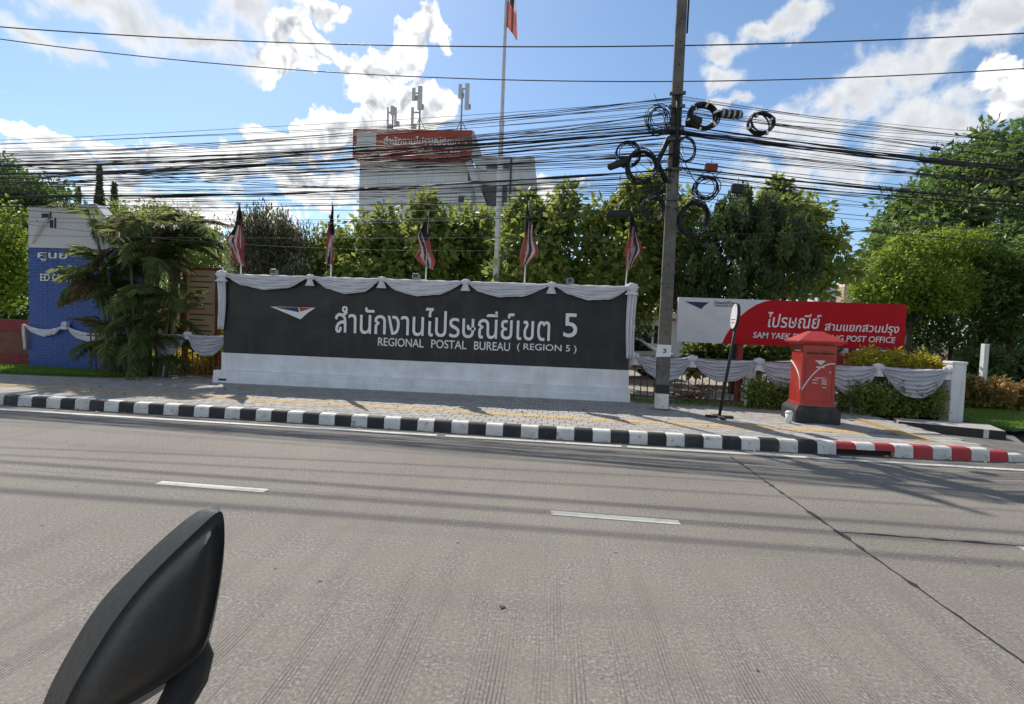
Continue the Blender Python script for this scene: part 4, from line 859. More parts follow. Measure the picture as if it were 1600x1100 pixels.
# ---------------------------------------------------------------- tall flag pole
fp = empty('flag_pole', (-1.68, 15.0, 0.1), label='tall white flag pole with a red flag at its top, behind the sign wall', cat='flag pole')
MB().tube([(0, 0, 0), (0, 0, 3.6)], [0.10, 0.095], 14).tube([(0, 0, 3.6), (0, 0, 7.6)], [0.075, 0.07], 14).tube([(0, 0, 7.6), (0, 0, 12.6)], [0.055, 0.04], 12).build('shaft', 'pole_white', fp, smooth=False)
for z, r in ((3.6, 0.105), (7.6, 0.08)): MB().lathe([(r, -0.04), (r, 0.04)], 14).build('collar', 'pole_white', fp, loc=(0, 0, z))
MB().lathe([(0.03, 0), (0.08, 0.06), (0.03, 0.14)], 12).build('finial', 'pole_white', fp, loc=(0, 0, 12.6))
fm = MB()
def fcl(u, v): return (0.05 + u * 0.36 * (0.45 + 0.4 * v), -0.06 * math.sin(u * 9 + v * 2) , 12.4 - v * 2.15 - 0.30 * u + 0.05 * math.sin(u * 6))
fm.grid(fcl, 15, 18)
for j in range(18):
    for i in range(15): fm.m[j * 15 + i] = [0, 0, 1, 2, 2, 1, 0, 0][min(7, int(i / 15 * 4 + j / 18 * 4))] if j < 12 else 0
fm.build('flag_cloth', ['flag_red', 'flag_white', 'flag_blue'], fp, smooth=True)

# ---------------------------------------------------------------- office block behind
BY = 48.0
ob = empty('office_building', (0, 0, 0), label='grey office block with a red sign band along its roof', cat='building')
box('wall', 'building_wall', -18.75, -8.0, BY, BY + 13, 0, 17.1, ob)
sb_ = box('sign_band', 'building_red', -19.15, -7.95, BY - 0.9, BY + 0.4, 17.15, 19.75, ob, bevel=0.05)
box('white_panel', 'building_white', -18.75, -16.9, BY - 0.93, BY - 0.905, 17.5, 19.5, sb_)
lettering('thai_lettering', 'สำนักงานไปรษณีย์เขต 5', -16.2, -8.45, 18.35, 19.1, BY - 0.905, 'letter', sb_, 0.06)[0]['kind'] = 'stuff'
lettering('roman_lettering', 'REGIONAL POSTAL BUREAU', -13.4, -8.5, 17.6, 17.85, BY - 0.905, 'letter', sb_, 0.05)[0]['kind'] = 'stuff'
plate('stair_fin', on(BY - 0.3, (729, 256), (738, 256), (761, 322), (749, 322)), BY - 0.31, 'building_white', ob, 0.5)
plate('stair_fin', on(BY - 0.3, (737.5, 208), (742, 208), (761, 268), (752, 268), (737.5, 250)), BY - 0.31, 'building_white', ob, 0.5)
box('stair_tower', 'building_wall', -7.95, -2.3, BY + 1.5, BY + 12, 0, 18.2, ob)
for (x0, x1, y0, y1) in ((752, 777, 289, 322), (784, 793, 289, 322), (760, 779, 259, 264), (786, 797, 259, 264), (716, 727, 306, 322), (731, 737, 256, 284), (802, 804, 292, 330)):  # narrow pane beside the fins is dark colour standing for the shaded stair gap
    Y = BY + (1.5 if x0 > 740 else 0); a, b = aty(x0, y1, Y), aty(x1, y0, Y)
    w_ = box('window', 'building_white', a.x - 0.06, b.x + 0.06, Y - 0.06, Y - 0.003, a.z - 0.06, b.z + 0.06, ob); box('pane', 'glass_dark', a.x, b.x, Y - 0.075, Y - 0.061, a.z, b.z, w_)
for i, z in enumerate((3.6, 6.8, 10.0, 13.2)): box('ledge', 'building_white', -18.9, -7.99, BY - 0.14, BY - 0.002, z, z + 0.16, ob)
box('drain_pipe', 'rubber', -4.55, -4.42, BY + 1.38, BY + 1.497, 5, 18.0, ob)
box('roof_room', 'building_red', -13.9, -11.5, BY + 0.6, BY + 4, 17.0, 20.0, ob)
def mast(label, px, panels, top, braces=True):
    c = aty(px, 208, BY + 1.5); m = empty('antenna_mast', (c.x, BY + 1.5, 17.1), label=label, cat='antenna', group='antenna masts on the office roof')
    k = (c - EYE).dot(fw) / FPX; H = aty(px, top, BY + 1.5).z - 17.1
    MB().tube([(0, 0, 0), (0, 0, H)], 0.09, 8).build('mast_pole', 'steel', m)
    for dx, y0, y1, wpx in panels:
        z0, z1 = aty(px, y1, BY + 1.5).z - 17.1, aty(px, y0, BY + 1.5).z - 17.1; x = dx * k
        pa = MB().box(x - wpx * k / 2, x + wpx * k / 2, -0.42, -0.24, z0, z1).build('antenna_panel', 'pole_white', m, bevel=0.03)
        MB().box(x - 0.05, x + 0.05, -0.24, -0.05, z0 + 0.2, z0 + 0.3).box(min(x, 0) - 0.03, max(x, 0) + 0.03, -0.08, 0.08, z1 - 0.4, z1 - 0.3).build('arm', 'steel', pa)
        MB().box(x + 0.05, x + 0.35, -0.3, -0.1, z0 + 0.1, z0 + 0.55).build('radio_unit', 'steel', m)
    if braces:
        for s_ in (-1, 1): MB().tube([(0, 0, 1.0 + (H - 2.6) * 0.75), (s_ * 1.1, 0.4, 2.4)], 0.04, 6).tube([(s_ * 1.1, 0.4, 2.4), (s_ * 1.1, 0.4, 0)], 0.04, 6).build('brace', 'steel', m)
mast('short roof mast with three pale antenna panels, leftmost', 613, [(-6, 170, 205, 2.5), (1, 168, 182, 6), (6, 170, 200, 3.5)], 168, False)
mast('tall roof mast with white antenna panels, middle one', 655, [(-9, 140, 160, 5), (1, 137, 174, 7), (-10, 170, 204, 4)], 137)
mast('tall roof mast with two long antenna panels, rightmost', 720, [(-2, 134, 156, 5.5), (9, 133, 174, 6.5)], 140)

# low buildings in the yard
gh = empty('gatehouse', (0, 0, 0), label='low white gatehouse with dark windows seen right of the sign wall', cat='building')
GY = 24.0
box('wall', 'building_white', 2.9, 8.6, GY, GY + 5, 0.1, 2.5, gh)
box('roof', 'building_white', 2.5, 9.0, GY - 0.6, GY + 5.5, 2.5, 2.75, gh)
box('red_stripe', 'building_red', 2.8, 5.6, GY - 0.62, GY - 0.605, 2.38, 2.49, gh)
for x0, x1 in ((3.4, 3.85), (3.95, 4.6), (4.7, 5.15), (6.0, 6.6)):
    w_ = box('window', 'building_white', x0 - 0.05, x1 + 0.05, GY - 0.05, GY - 0.002, 1.28, 2.2, gh); box('pane', 'glass_dark', x0, x1, GY - 0.062, GY - 0.051, 1.33, 2.15, w_)
box('red_box', 'building_red', 6.7, 7.2, GY - 0.2, GY - 0.003, 1.0, 1.5, gh)
lb = empty('low_building', (0, 0, 0), label='low pale building with a light blue roof behind the tree row', cat='building')
box('wall', 'building_wall', -16, 2.3, 33, 40, 0.1, 3.3, lb)
MB().prism([(-16.5, 32.4, 3.3), (-16.5, 36.5, 4.6), (-16.5, 40.6, 3.3)], (19.4, 0, 0)).build('roof', 'roof_blue', lb)
for i in range(7): w_ = box('window', 'building_white', -15 + i * 2.4, -13.5 + i * 2.4, 32.95, 32.998, 1.2, 2.5, lb); box('pane', 'glass_dark', -14.95 + i * 2.4, -13.55 + i * 2.4, 32.93, 32.949, 1.25, 2.45, w_)
gb = empty('grey_house', (0, 0, 0), label='flat roofed grey house half hidden behind the olive shrub', cat='building')
a, b = aty(405, 395, 40), aty(497, 383, 40)
box('wall', 'building_wall', a.x - 3, b.x, 40, 48, 0, b.z - 0.3, gb); box('roof', 'building_white', a.x - 3.3, b.x + 0.4, 39.6, 48.4, b.z - 0.3, b.z, gb)
for nm, lab, x0, x1, yt, Y, mt in (('tower_block', 'distant grey tower with rounded shoulders right of the conifer', 1279, 1309, 437, 120, 'building_wall'), ('tower_block', 'distant pale tower at the edge of the bright green tree', 1320, 1342, 440, 140, 'beige')):
    a, b = aty(x0, yt, Y), aty(x1, yt, Y); t = empty(nm, (a.x, Y, 0), label=lab, cat='building'); wd = b.x - a.x; H = a.z
    MB().box(0, wd, 0, 8, 0, H * 0.93).frustum((wd / 2, 4, H * 0.93), (wd / 2, 4), (wd / 2, 4, H), (wd / 2 - 0.9, 3.2)).build('wall', mt, t)
    for i in range(12): box('window_band', 'building_white', 0.3, wd - 0.3, -0.08, -0.003, 2 + i * H / 14, 2.5 + i * H / 14, t)

# ---------------------------------------------------------------- left: blue brick sign, notice board, red fence
bs = empty('brick_sign', (0, 0, 0), label='tall painted brick sign, white above and blue below, beside the palm', cat='sign')
QY = 13.3
box('core', 'blue_brick', -14.63, -11.35, QY + 0.03, QY + 0.38, 0.0, 3.5, bs)
MB().prism([(-14.60, QY - 0.01, 3.5), (-11.4, QY - 0.01, 3.5), (-11.9, QY - 0.01, 3.95), (-12.62, QY - 0.01, 4.74), (-14.60, QY - 0.01, 4.63)], (0, 0.35, 0)).build('white_head', 'building_white', bs)
bh, bw_ = 0.085, 0.30; bme = MB().box(0, bw_ - 0.008, -0.006, 0.028, 0, bh - 0.008).mesh('brick', 'blue_brick')
cnt = 0
for r in range(39):
    z = 0.17 + r * bh
    for c in range(0, 11):
        x = -14.63 + c * bw_ + (0.15 if r % 2 else 0)
        if x + bw_ > -11.34: continue
        if cnt < 300: link('brick', bme, bs, (x, QY + random.uniform(-.004, .004), z))
        cnt += 1
mb = MB()
k = 0
for r in range(39):
    for c in range(0, 11):
        x = -14.63 + c * bw_ + (0.15 if r % 2 else 0)
        if x + bw_ > -11.34: continue
        if k >= 300: mb.box(x, x + bw_ - 0.008, QY - 0.006, QY + 0.028, 0.17 + r * bh, 0.17 + (r + 1) * bh - 0.008)
        k += 1
if mb.v: mb.build('upper_bricks', 'blue_brick', bs)['kind'] = 'stuff'
lettering('letter', 'ED CENTER', -14.22, -12.98, 2.58, 2.78, QY - 0.008, 'letter', bs, 0.03, True)
lettering('letter', 'ศูนย์', -14.3, -13.4, 3.14, 3.42, QY - 0.008, 'letter', bs, 0.03, True)
for x0, x1, y0, y1 in ((66, 77, 334, 342), (78.5, 81, 331, 342), (59, 67, 345, 360), (79, 84, 344, 356), (86, 88.5, 341, 357)):
    a, b = aty(x0, y1, QY), aty(x1, y0, QY); box('emblem', 'print_dark', a.x, b.x, QY - 0.022, QY - 0.011, a.z, b.z, bs)
MB().tube([(p.x, QY - 0.02, p.z) for p in (aty(x, y, QY) for x, y in ((52, 380), (58, 368), (63, 356), (70, 346), (77, 344)))], [0.03, 0.07, 0.10, 0.11, 0.08], 8).build('emblem', 'building_white', bs, smooth=True)
bd = empty('sign_drape', (0, 0, 0), label='thin white swag tied across the blue brick sign', cat='drapery')
swag('swag', (-14.68, QY - 0.03, 1.36), (-13.42, QY - 0.03, 1.40), 0.16, 0, 'cloth', bd, 24, 8, 3, 0.02, 0.14)
swag('swag', (-13.42, QY - 0.03, 1.40), (-12.1, QY - 0.03, 1.22), 0.18, 0, 'cloth', bd, 24, 8, 3, 0.02, 0.12)
knot('knot', (-13.42, QY - 0.03, 1.40), 0.09, 'cloth', bd, 0.1); tail_cloth('hanging_tail', (-14.66, QY - 0.02, 1.36), 0.7, 0.10, 0.07, 'cloth', bd)
nb = empty('notice_board', (-9.63, 13.5, 0.1), label='beige notice board in a red brown frame left of the sign wall', cat='notice board')
box('panel', 'beige', -0.45, 0.40, -0.03, 0.03, 1.05, 2.93, nb)
for x in (-0.50, 0.44): box('frame', 'frame_red', x - 0.045, x + 0.045, -0.06, 0.06, 0, 3.0, nb)
box('frame', 'frame_red', -0.455, 0.395, -0.055, 0.055, 2.93, 3.0, nb)
for i in range(11):
    z = 2.75 - i * 0.15; box('printed_line', 'print_dark' if i % 3 else 'frame_red', -0.36, -0.36 + random.uniform(0.35, 0.7), -0.036, -0.031, z, z + 0.03, nb)
rg = empty('red_gate', (-16.4, 13.6, PT), label='dark red boarded gate with white post at the left edge', cat='gate')
box('board', 'fence_brown', 0, 1.7, 0.02, 0.06, 0.0, 1.28, rg); M('maroon', (0.19, 0.018, 0.02), 0.6, var=0.2); box('rail', 'maroon', 0, 1.7, -0.03, 0.019, 0.98, 1.30, rg); box('rail', 'maroon', 0, 1.7, -0.03, 0.019, 0.02, 0.30, rg)
box('post', 'white_paint', 0.0, 0.10, -0.10, -0.031, 0, 1.42, rg)

# ---------------------------------------------------------------- vegetation
ROW = 'leafy trees in the row behind the sign wall'
def row_tree(label, lobes, fx, Y, **kw):
    foot = aty(fx, 480, Y); tree('broadleaf_tree', label, [E(x, y + 3, Y + dy, rx * 1.22, ry) for x, y, rx, ry, dy in lobes], (foot.x, Y, 0.1), 'leaf_broad', int(kw.pop('n', 230) * 0.72), 26, 0.30, 0.26, ROW, 0.09, 0.55, 0.4, 0.35, 22, **kw)
row_tree('leafy tree behind the wall by the second flag', [(545, 400, 50, 45, 0), (600, 375, 38, 42, .4), (515, 385, 22, 28, 0), (575, 435, 70, 30, .2), (607, 342, 14, 18, .3)], 560, 16.0)
row_tree('leafy tree behind the middle flag', [(660, 385, 45, 48, 0), (700, 365, 32, 40, .4), (665, 335, 20, 20, .2), (640, 430, 55, 30, 0), (705, 330, 14, 16, .3), (662, 315, 12, 16, .2)], 665, 16.2)
row_tree('leafy tree just left of the tall flag pole', [(735, 375, 36, 42, 0), (750, 345, 26, 22, .4), (730, 425, 40, 30, .2)], 735, 17.0, n=170)
row_tree('leafy tree right of the tall flag pole', [(840, 375, 52, 50, 0), (870, 340, 34, 34, .4), (815, 335, 20, 26, .2), (840, 430, 65, 30, 0), (885, 315, 12, 22, .3), (822, 312, 10, 12, 0)], 845, 15.8, n=270)
row_tree('leafy tree left of the concrete utility pole', [(960, 375, 48, 55, 0), (985, 330, 34, 40, .4), (935, 335, 22, 22, .2), (960, 430, 60, 35, 0), (990, 298, 16, 14, .3), (1030, 350, 30, 50, .5), (1025, 290, 22, 20, .5)], 965, 15.6, n=320)
row_tree('leafy tree directly behind the utility pole', [(1040, 400, 35, 60, 0), (1060, 340, 30, 40, .4), (1020, 450, 45, 50, .2)], 1040, 17.0, n=220)
row_tree('taller leafy tree rising behind the clipped conifer', [(1215, 345, 50, 45, 0), (1215, 300, 14, 18, 0), (1262, 335, 24, 18, .3), (1285, 375, 30, 20, .2), (1240, 420, 60, 45, 0), (1320, 418, 24, 9, 0), (1175, 335, 20, 26, 0)], 1215, 17.2, n=300)
# clipped conifer with upright sprays
cf = [E(1128, 352, 15.2, 12, 26), E(1165, 330, 15.2, 12, 26), E(1205, 335, 15.3, 13, 26), E(1100, 385, 15.1, 14, 28), E(1250, 375, 15.4, 16, 26), E(1140, 400, 15.2, 62, 68), E(1190, 400, 15.4, 60, 75), E(1095, 430, 15.0, 35, 48), E(1150, 345, 15.2, 22, 34), E(1235, 420, 15.4, 40, 55), E(1180, 345, 15.3, 26, 34), E(1130, 455, 15.2, 80, 40)]
foot = aty(1150, 520, 15.2); tree('conifer', 'dense dark green conifer with upright sprays behind the red and white sign', cf, (foot.x, 15.2, 0.1), 'leaf_dark', 190, 150, 0.19, 0.13, None, 0.1, 0.6, 0.80, -0.1, 10, upright=1.3)
# big trees
tree('shade_tree', 'huge dark green shade tree filling the right edge', [E(1560, 330, 27, 170, 100), E(1480, 370, 26, 100, 70), E(1640, 270, 28, 120, 90), E(1440, 405, 25.5, 85, 40), E(1570, 250, 28, 80, 50), E(1500, 300, 27, 60, 40), E(1650, 420, 26, 130, 80), E(1520, 440, 26, 110, 50), E(1400, 425, 25.5, 55, 40), E(1385, 400, 25.5, 26, 16), E(1455, 340, 26, 40, 26), E(1530, 250, 27, 40, 24)],
     (22.0, 27.6, 0.1), 'leaf_big', 900, 42, 0.62, 0.34, None, 0.38, 0.5, 0.6, 0.15, 40)
tree('bright_tree', 'bright yellow green bushy tree left of the huge shade tree', [E(1400, 430, 21, 48, 40), E(1445, 400, 21.4, 48, 34), E(1378, 458, 20.8, 45, 30), E(1495, 388, 21.6, 44, 24), E(1440, 462, 21, 60, 28), E(1352, 446, 20.8, 20, 22), E(1412, 388, 21, 18, 16), E(1530, 400, 21.8, 30, 22), E(1470, 440, 20.6, 46, 28), E(1386, 408, 20.8, 16, 14)],
     (aty(1420, 500, 21).x, 21, 0.1), 'leaf_bright', 360, 46, 0.34, 0.18, None, 0.11, 0.5, 0.55, 0.1, 26)
tree('shade_tree', 'smaller dull green tree below the huge shade tree at right', [E(1565, 400, 21.5, 60, 50), E(1620, 430, 21, 60, 60), E(1530, 450, 21.5, 45, 40), E(1580, 480, 21.5, 60, 50)],
     (aty(1585, 540, 21.5).x, 21.5, 0.1), 'leaf_big', 260, 40, 0.42, 0.2, None, 0.16, 0.45, 0.6, 0.2, 18)
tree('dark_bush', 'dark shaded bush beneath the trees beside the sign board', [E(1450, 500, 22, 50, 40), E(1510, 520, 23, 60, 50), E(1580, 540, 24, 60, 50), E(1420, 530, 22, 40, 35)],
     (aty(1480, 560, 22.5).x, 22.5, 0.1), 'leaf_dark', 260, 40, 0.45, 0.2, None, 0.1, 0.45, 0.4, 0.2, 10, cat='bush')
lt = MB(); tk = [aty(1585, 600, 22), aty(1562, 560, 22), aty(1536, 524, 22), aty(1512, 503, 22.4), aty(1482, 472, 23)]
lean = empty('leaning_trunk', (tk[0].x, tk[0].y, 0.1), label='leaning dark tree trunk under the shade tree at the right edge', cat='tree trunk')
o = Vector((tk[0].x, tk[0].y, 0.1)); lt.tube([Vector((0, 0, -0.1))] + [p - o for p in tk], [0.2, 0.17, 0.14, 0.12, 0.09, 0.05], 9).build('trunk', 'bark', lean, smooth=True)
tree('shade_tree', 'dark round headed tree at the far left edge', [E(40, 330, 24, 70, 50), E(-20, 300, 24, 80, 50), E(70, 310, 25, 35, 28), E(10, 400, 23, 60, 60), E(20, 470, 22, 60, 60)],
     (aty(10, 560, 23.5).x, 23.5, 0.1), 'leaf_big', 420, 42, 0.5, 0.28, None, 0.22, 0.5, 0.5, 0.15, 20)
tree('bright_tree', 'bright green foliage at the left edge beside the brick sign', [E(5, 370, 17, 36, 50), E(15, 430, 17, 36, 50), E(-20, 400, 17, 40, 60)], (aty(-5, 520, 17).x, 17, 0.1), 'leaf_bright', 160, 34, 0.32, 0.2, None, 0.08, 0.5, 0.5, 0.2, 10)
tree('shade_tree', 'wide flat crowned tree right of the palm behind the flag', [E(260, 360, 21, 70, 40), E(310, 390, 21, 50, 40), E(220, 345, 21, 45, 28), E(330, 430, 21, 45, 50), E(270, 440, 21, 80, 60), E(200, 420, 22, 60, 60)],
     (aty(270, 520, 21).x, 21, 0.1), 'leaf_broad', 480, 44, 0.36, 0.16, None, 0.15, 0.45, 0.5, 0.1, 20)
for x, yt, wd, lab in ((155, 262, 16, 'tallest dark spire of a columnar conifer behind the palm'), (178, 288, 13, 'shorter dark spire just right of the tallest conifer spire'), (122, 296, 9, 'small thin conifer spire left of the tallest one')):
    Y = 30.0; t_, b_ = aty(x, yt, Y), aty(x, 470, Y); k = (t_ - EYE).dot(fw) / FPX; root = empty('columnar_conifer', (b_.x, Y, 0.1), label=lab, cat='tree', group='columnar conifers')
    n = 9000; v = rng.random(n) ** 0.75; H = t_.z; R_ = wd * k * np.minimum(1, v * 1.25 + 0.01) * (0.8 + 0.3 * np.sin(v * 40)); an = rng.random(n) * 6.283; q = np.sqrt(rng.uniform(0.3, 1, n))
    P = np.stack([R_ * q * np.cos(an), R_ * q * np.sin(an), H * (1 - v) * 1.0], 1); D = np.stack([np.cos(an), np.sin(an), np.full(n, 0.9)], 1)
    link('crown', leaves('crown', P, D, rng.uniform(0.12, 0.26, n), 'leaf_dark', 0.45), root); MB().tube([(0, 0, 0), (0, 0, H * 0.95)], [0.16, 0.03], 7).build('trunk', 'bark', root)
tree('olive_shrub', 'wispy olive grey shrub between the first two flags', [E(400, 400, 15, 40, 45), E(450, 400, 15.4, 45, 40), E(430, 370, 15.2, 30, 30), E(380, 370, 15, 20, 32), E(440, 435, 15.2, 70, 25), E(470, 385, 15.4, 30, 22), E(405, 350, 15, 14, 20)],
     (aty(425, 480, 15.2).x, 15.2, 0.1), 'leaf_olive', 460, 30, 0.26, 0.14, None, 0.06, 0.3, 0.3, -0.3, 40, cat='shrub', upright=0.8)
def shrub(name, label, x0, x1, y0, y1, Y, mat, n, per=26, size=0.1, group=None, cr_=0.16, dy=0.0):
    c = aty((x0 + x1) / 2, y1, Y); m = (x1 - x0) / 2; k = max(1, int((x1 - x0) / 28)); hh = (y1 - y0) / 2
    ells = [E(x0 + (x1 - x0) * (i + 0.5) / k, (y0 + y1) / 2 + random.uniform(-2, 2) + dy * (i + .5 - k / 2) / k, Y + random.uniform(-.1, .1), 20, hh, 0.35) for i in range(k)]
    tree(name, label, ells, (c.x, Y, 0.1), mat, n, per, cr_, size, group, 0.02, 0.55, 0.4, 0.1, 16, cat='shrub', zmin=0.2)
shrub('golden_shrub', 'golden yellow shrub above the right hand fence drape', 1336, 1462, 553, 592, 12.25, 'leaf_gold', 260, 36, 0.10, dy=10)
shrub('golden_shrub', 'golden yellow shrub behind the left fence pickets', 262, 345, 540, 590, 13.6, 'leaf_gold', 130, 26, 0.1)
shrub('golden_shrub', 'small golden shrub between the notice board and the wall end', 335, 352, 440, 540, 14.4, 'leaf_gold', 60, 24, 0.1)
shrub('hedge', 'leafy hedge growing through the fence right of the post box', 1320, 1468, 594, 650, 11.90, 'leaf_broad', 260, 34, 0.085, dy=8)
shrub('hedge', 'leafy hedge growing through the fence left of the post box', 1170, 1240, 592, 640, 12.05, 'leaf_broad', 150, 30, 0.085)
shrub('croton_hedge', 'orange and green croton hedge on the lawn at the right edge', 1508, 1640, 598, 655, 14.2, 'leaf_croton', 300, 34, 0.12, dy=16)
shrub('dry_shrub', 'dry twiggy weeds at the foot of the fence beside the utility pole', 1048, 1110, 600, 636, 12.5, 'leaf_brown', 46, 14, 0.07)
shrub('cycad', 'dark spiky shrub beneath the red and white sign', 1075, 1240, 538, 575, 17.5, 'leaf_palm', 150, 24, 0.3, cr_=0.3)
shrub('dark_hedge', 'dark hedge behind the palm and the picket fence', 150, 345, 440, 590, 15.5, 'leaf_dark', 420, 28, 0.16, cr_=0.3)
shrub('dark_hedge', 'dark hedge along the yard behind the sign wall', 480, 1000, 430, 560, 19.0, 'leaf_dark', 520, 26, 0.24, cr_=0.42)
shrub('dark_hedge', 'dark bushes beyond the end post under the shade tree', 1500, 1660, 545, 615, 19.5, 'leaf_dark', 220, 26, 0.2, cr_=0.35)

# palm clump: each frond is a part
def frond_mesh(L, droop, dead=False):
    mb_v, D_, S_, T_ = [], [], [], []
    def spine(t): return np.array([L * (t - 0.10 * t * t), 0, L * (0.75 * t - (0.55 + droop) * t * t)])
    for i in range(34):
        t = 0.14 + 0.86 * i / 33; p = spine(t); tg = spine(min(1, t + .02)) - spine(t - .02); tg /= np.linalg.norm(tg)
        ll = L * 0.36 * math.sin(math.pi * (0.12 + 0.80 * t)) ** 0.8
        for s in (-1, 1):
            mb_v.append(p); D_.append(tg * 0.75 + np.array([0, s * 0.9, -0.25 - 0.5 * random.random()])); S_.append(ll * random.uniform(.85, 1.1)); T_.append(random.random() * (0.9 if i % 3 == 0 else 0.45))
    return leaves('frond', np.array(mb_v), np.array(D_), np.array(S_), 'leaf_dry' if dead else 'leaf_palm', 0.10, 0.2, tint=np.array(T_), flat=1.2), [spine(i / 10) for i in range(11)]
variants = [frond_mesh(1.7, 0.1), frond_mesh(1.9, 0.35), frond_mesh(1.5, 0.55), frond_mesh(1.3, 0.2), frond_mesh(1.5, 0.8, True)]
rib_me = [MB().tube([tuple(p) for p in spn], [0.016 - 0.0013 * i for i in range(11)], 5).mesh('midrib', 'stem_green', True) for me, spn in variants]
pc = aty(226, 585, 12.6); palm = empty('palm_clump', (pc.x, 12.45, PT), label='bushy clump of dark green palms in front of the brick sign', cat='palm')
for k in range(26):
    an = random.random() * 6.283; r = random.uniform(0.05, 0.8); H = random.uniform(0.4, 3.5) if k > 3 else random.uniform(3.6, 4.1); lx, ly = math.cos(an) * (r + H * 0.17), math.sin(an) * (r * 0.6 + H * 0.05) * 0.7
    bx, by = math.cos(an) * r, math.sin(an) * r * 0.6
    MB().tube([(bx, by, -0.1), ((bx + lx) / 2, (by + ly) / 2, H * 0.55), (lx, ly, H)], [0.05, 0.042, 0.035], 7).build('stem', 'stem_green', palm, smooth=True)
    for j in range(8):
        vi = random.choice([0, 1, 1, 2, 2, 3]) if j < 6 else random.choice([4, 2]); a2 = random.random() * 6.283; s = random.uniform(0.5, 0.84)
        o = link('frond', variants[vi][0], palm, (lx, ly, H), (random.gauss(0, .25), random.gauss(-0.2, 0.35), a2)); o.scale = (s, s, s)
        link('midrib', rib_me[vi], o)

# ---------------------------------------------------------------- parked cars
def car(label, loc, rz):
    c = empty('parked_car', loc, rz, label=label, cat='car', group='cars parked in the yard')
    prof = [(-2.1, .35), (-2.15, .7), (-2.05, .92), (-1.2, .98), (-0.55, 1.42), (0.75, 1.46), (1.45, 1.02), (2.0, .96), (2.12, .7), (2.1, .35)]
    MB().prism([(x, -0.82, z) for x, z in prof], (0, 1.64, 0)).build('body', 'car_white', c, bevel=0.07)
    for s in (-1, 1):
        MB().prism([(x, s * 0.826, z) for x, z in ((-1.0, 1.0), (-0.48, 1.36), (0.12, 1.39), (0.12, 1.0))], (0, s * 0.004, 0)).build('side_window', 'glass_dark', c)
        MB().prism([(x, s * 0.826, z) for x, z in ((0.2, 1.0), (0.2, 1.39), (0.7, 1.39), (1.25, 1.02))], (0, s * 0.004, 0)).build('side_window', 'glass_dark', c)
        MB().box(-0.92, -0.78, s * 0.84 - 0.09 + s * 0.06, s * 0.84 + 0.09 + s * 0.06, 1.0, 1.12).build('wing_mirror', 'car_white', c, bevel=0.02)
        for x in (-1.35, 1.35):
            wh = MB().lathe([(0.2, -0.11), (0.31, -0.1), (0.31, 0.1), (0.2, 0.11)], 20).build('wheel', 'rubber', c, loc=(x, s * 0.75, 0.31), rot=(rad(90), 0, 0)); MB().lathe([(0.05, -0.118), (0.19, -0.116), (0.19, 0.116), (0.05, 0.118)], 16).build('rim', 'steel', wh)
        MB().box(-2.14, -2.05, s * 0.6 - 0.14, s * 0.6 + 0.14, 0.68, 0.82).build('headlight', 'glass_dark', c, bevel=0.02)
    MB().prism([(-1.16, -0.70, 1.012), (-0.585, -0.66, 1.425), (-0.585, 0.66, 1.425), (-1.16, 0.70, 1.012)], (-0.010, 0, 0.013)).build('windscreen', 'glass_dark', c)
p = aty(1345, 560, 15.8); car('white car parked behind the fence right of the post box', (p.x - 0.4, 15.8, 0.124), rad(8))
p = aty(998, 552, 19.5); car('white car parked behind the sign wall end near the gatehouse', (p.x - 0.9, 19.5, 0.124), rad(4))
p = aty(1180, 566, 19); car('white car half hidden behind the fence drape left of the post box', (p.x + 0.9, 19.0, 0.124), rad(-6))

gp = empty('gate_pillar', (aty(1535, 590, 17.5).x, 17.5, 0.1), label='slim white gate pillar beyond the end post under the trees', cat='gate pillar')
MB().box(-0.06, 0.08, -0.08, 0.08, -0.1, 1.75).build('pillar', 'white_paint', gp, bevel=0.01)

# ---------------------------------------------------------------- motorcycle in the foreground (only its mirror reaches into the picture)
mc = empty('motorcycle', (-0.30, 0.12, 0.0), label='black motorcycle mirror reaching in at the lower left', cat='motorcycle')
O = Vector((-0.30, 0.12, 0.0)); MD = 0.56
def mp(x, y, d=0.0): return aty(x, y, MD + d) - O
face = [(350, 800), (352, 835), (347, 885), (339, 935), (328, 985), (316, 1018), (290, 1044), (240, 1080), (185, 1108), (110, 1160), (82, 1150), (100, 1098), (140, 1030), (185, 958), (235, 898), (290, 845), (325, 812), (342, 797)]
rim = [(345, 791), (353, 830), (349, 885), (341, 938), (330, 992), (318, 1026), (288, 1054), (236, 1092), (180, 1122), (96, 1176), (50, 1160), (66, 1092), (104, 1022), (150, 944), (200, 893), (262, 833), (308, 797), (330, 788)]
N = len(face); cen = Vector((sum(p[0] for p in face) / N + 12, sum(p[1] for p in face) / N, 0))
mbm = MB(); rings = []
for s, d in ((0.12, -0.034), (0.45, -0.033), (0.72, -0.022), (0.87, -0.001), (0.955, 0.001)):
    rings.append([mp(cen.x + (x - cen.x) * s, cen.y + (y - cen.y) * s, d) for x, y in face])
rings.append([mp(x, y, 0.0) for x, y in face]); rings.append([mp(*(Vector(f).lerp(Vector(r), 0.10)), 0.006) for f, r in zip(face, rim)])
rings.append([mp(*(Vector(f).lerp(Vector(r), 0.93)), 0.060) for f, r in zip(face, rim)]); rings.append([mp(x, y, 0.066) for x, y in rim]); rings.append([mp(cen.x + (x - cen.x) * 0.96, cen.y + (y - cen.y) * 0.96, 0.085) for x, y in rim])
vs = [p for r in rings for p in r]; fs = [(i * N + j, i * N + (j + 1) % N, (i + 1) * N + (j + 1) % N, (i + 1) * N + j) for i in range(len(rings) - 1) for j in range(N)] + [tuple(range(N))[::-1]]
hs = mbm.add(vs, fs).build('mirror_housing', 'plastic_black', mc, smooth=True)
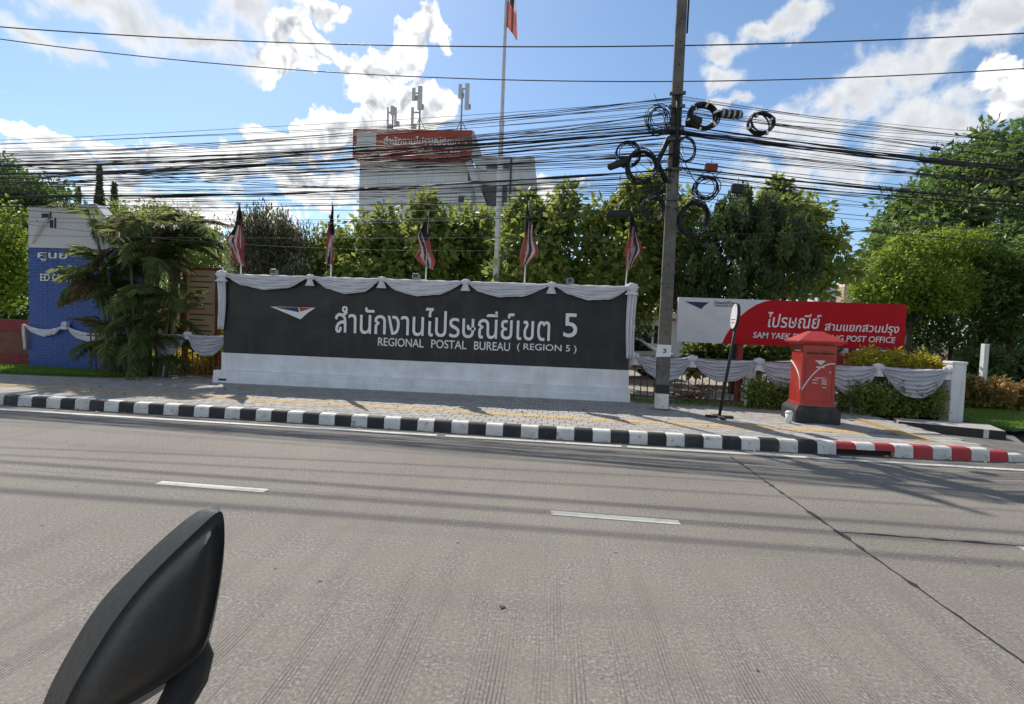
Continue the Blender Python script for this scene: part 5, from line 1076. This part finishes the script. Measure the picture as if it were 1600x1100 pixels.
cr_at = hs.data.attributes.new('crease_edge', 'FLOAT', 'EDGE')
for e in hs.data.edges:
    i0, i1 = e.vertices; r_ = i0 // N
    if i0 // N == i1 // N and r_ in (5, 8): cr_at.data[e.index].value = 0.85 if r_ == 5 and (i0 % N) in (11, 12, 13, 14, 15, 16, 17, 0) else 0.55
ss = hs.modifiers.new('smooth', 'SUBSURF'); ss.levels = ss.render_levels = 2
MB().prism([mp(cen.x + (x - cen.x) * 0.95, cen.y + (y - cen.y) * 0.95, 0.082) for x, y in rim], (0, 0.002, 0)).build('mirror_glass', 'chrome', hs)
MB().tube([mp(300, 1000, 0.04), mp(306, 1028, 0.035), mp(296, 1060, 0.03), mp(272, 1105, 0.01), mp(250, 1180, -0.02), Vector((0.02, 0.40, 1.06)), Vector((0.02, 0.30, 1.0))], [0.016, 0.020, 0.022, 0.020, 0.016, 0.011, 0.011], 14).build('mirror_stem', 'plastic_black', mc, smooth=True)
MB().tube([(-0.16, 0.44, 0.98), (-0.02, 0.32, 1.0), (0.05, 0.1, 0.97), (0.05, -0.1, 0.97), (-0.02, -0.32, 1.0), (-0.16, -0.44, 0.98)], 0.013, 10).build('handlebar', 'rubber', mc, smooth=True)
for s in (-1, 1): MB().tube([(-0.10, s * 0.39, 0.987), (-0.19, s * 0.46, 0.975)], 0.019, 12).build('grip', 'rubber', mc, smooth=True)
MB().tube([(0.0, 0, 1.0), (0.14, 0, 0.72)], 0.035, 10).build('steering_head', 'rubber', mc)
for s in (-1, 1): MB().tube([(0.10, s * 0.09, 0.92), (0.40, s * 0.09, 0.30)], 0.022, 10).build('fork', 'steel', mc, smooth=True)
def wheel(x):
    wv_ = MB(); wv_.tube([(0.25 * math.cos(t), 0, 0.25 * math.sin(t)) for t in [2 * math.pi * i / 30 for i in range(31)]], 0.05, 10, False); o = wv_.build('wheel', 'rubber', mc, smooth=True, loc=(x, 0, 0.30))
    MB().lathe([(0.03, -0.06), (0.21, -0.02), (0.21, 0.02), (0.03, 0.06)], 18).build('rim', 'steel', o, rot=(rad(90), 0, 0))
wheel(0.40); wheel(-0.92)
MB().tube([(0.16, 0, 0.74), (-0.10, 0, 0.80), (-0.45, 0, 0.74), (-0.95, 0, 0.80), (-1.15, 0, 0.86)], [0.09, 0.17, 0.13, 0.13, 0.06], 12).build('tank_and_seat', 'plastic_black', mc, smooth=True)
MB().tube([(0.10, 0, 0.66), (-0.1, 0, 0.42), (-0.5, 0, 0.36), (-0.92, 0, 0.30)], [0.06, 0.14, 0.14, 0.05], 10).build('engine', 'steel', mc, smooth=True)
world.cycles.sampling_method = 'MANUAL'; world.cycles.sample_map_resolution = 512
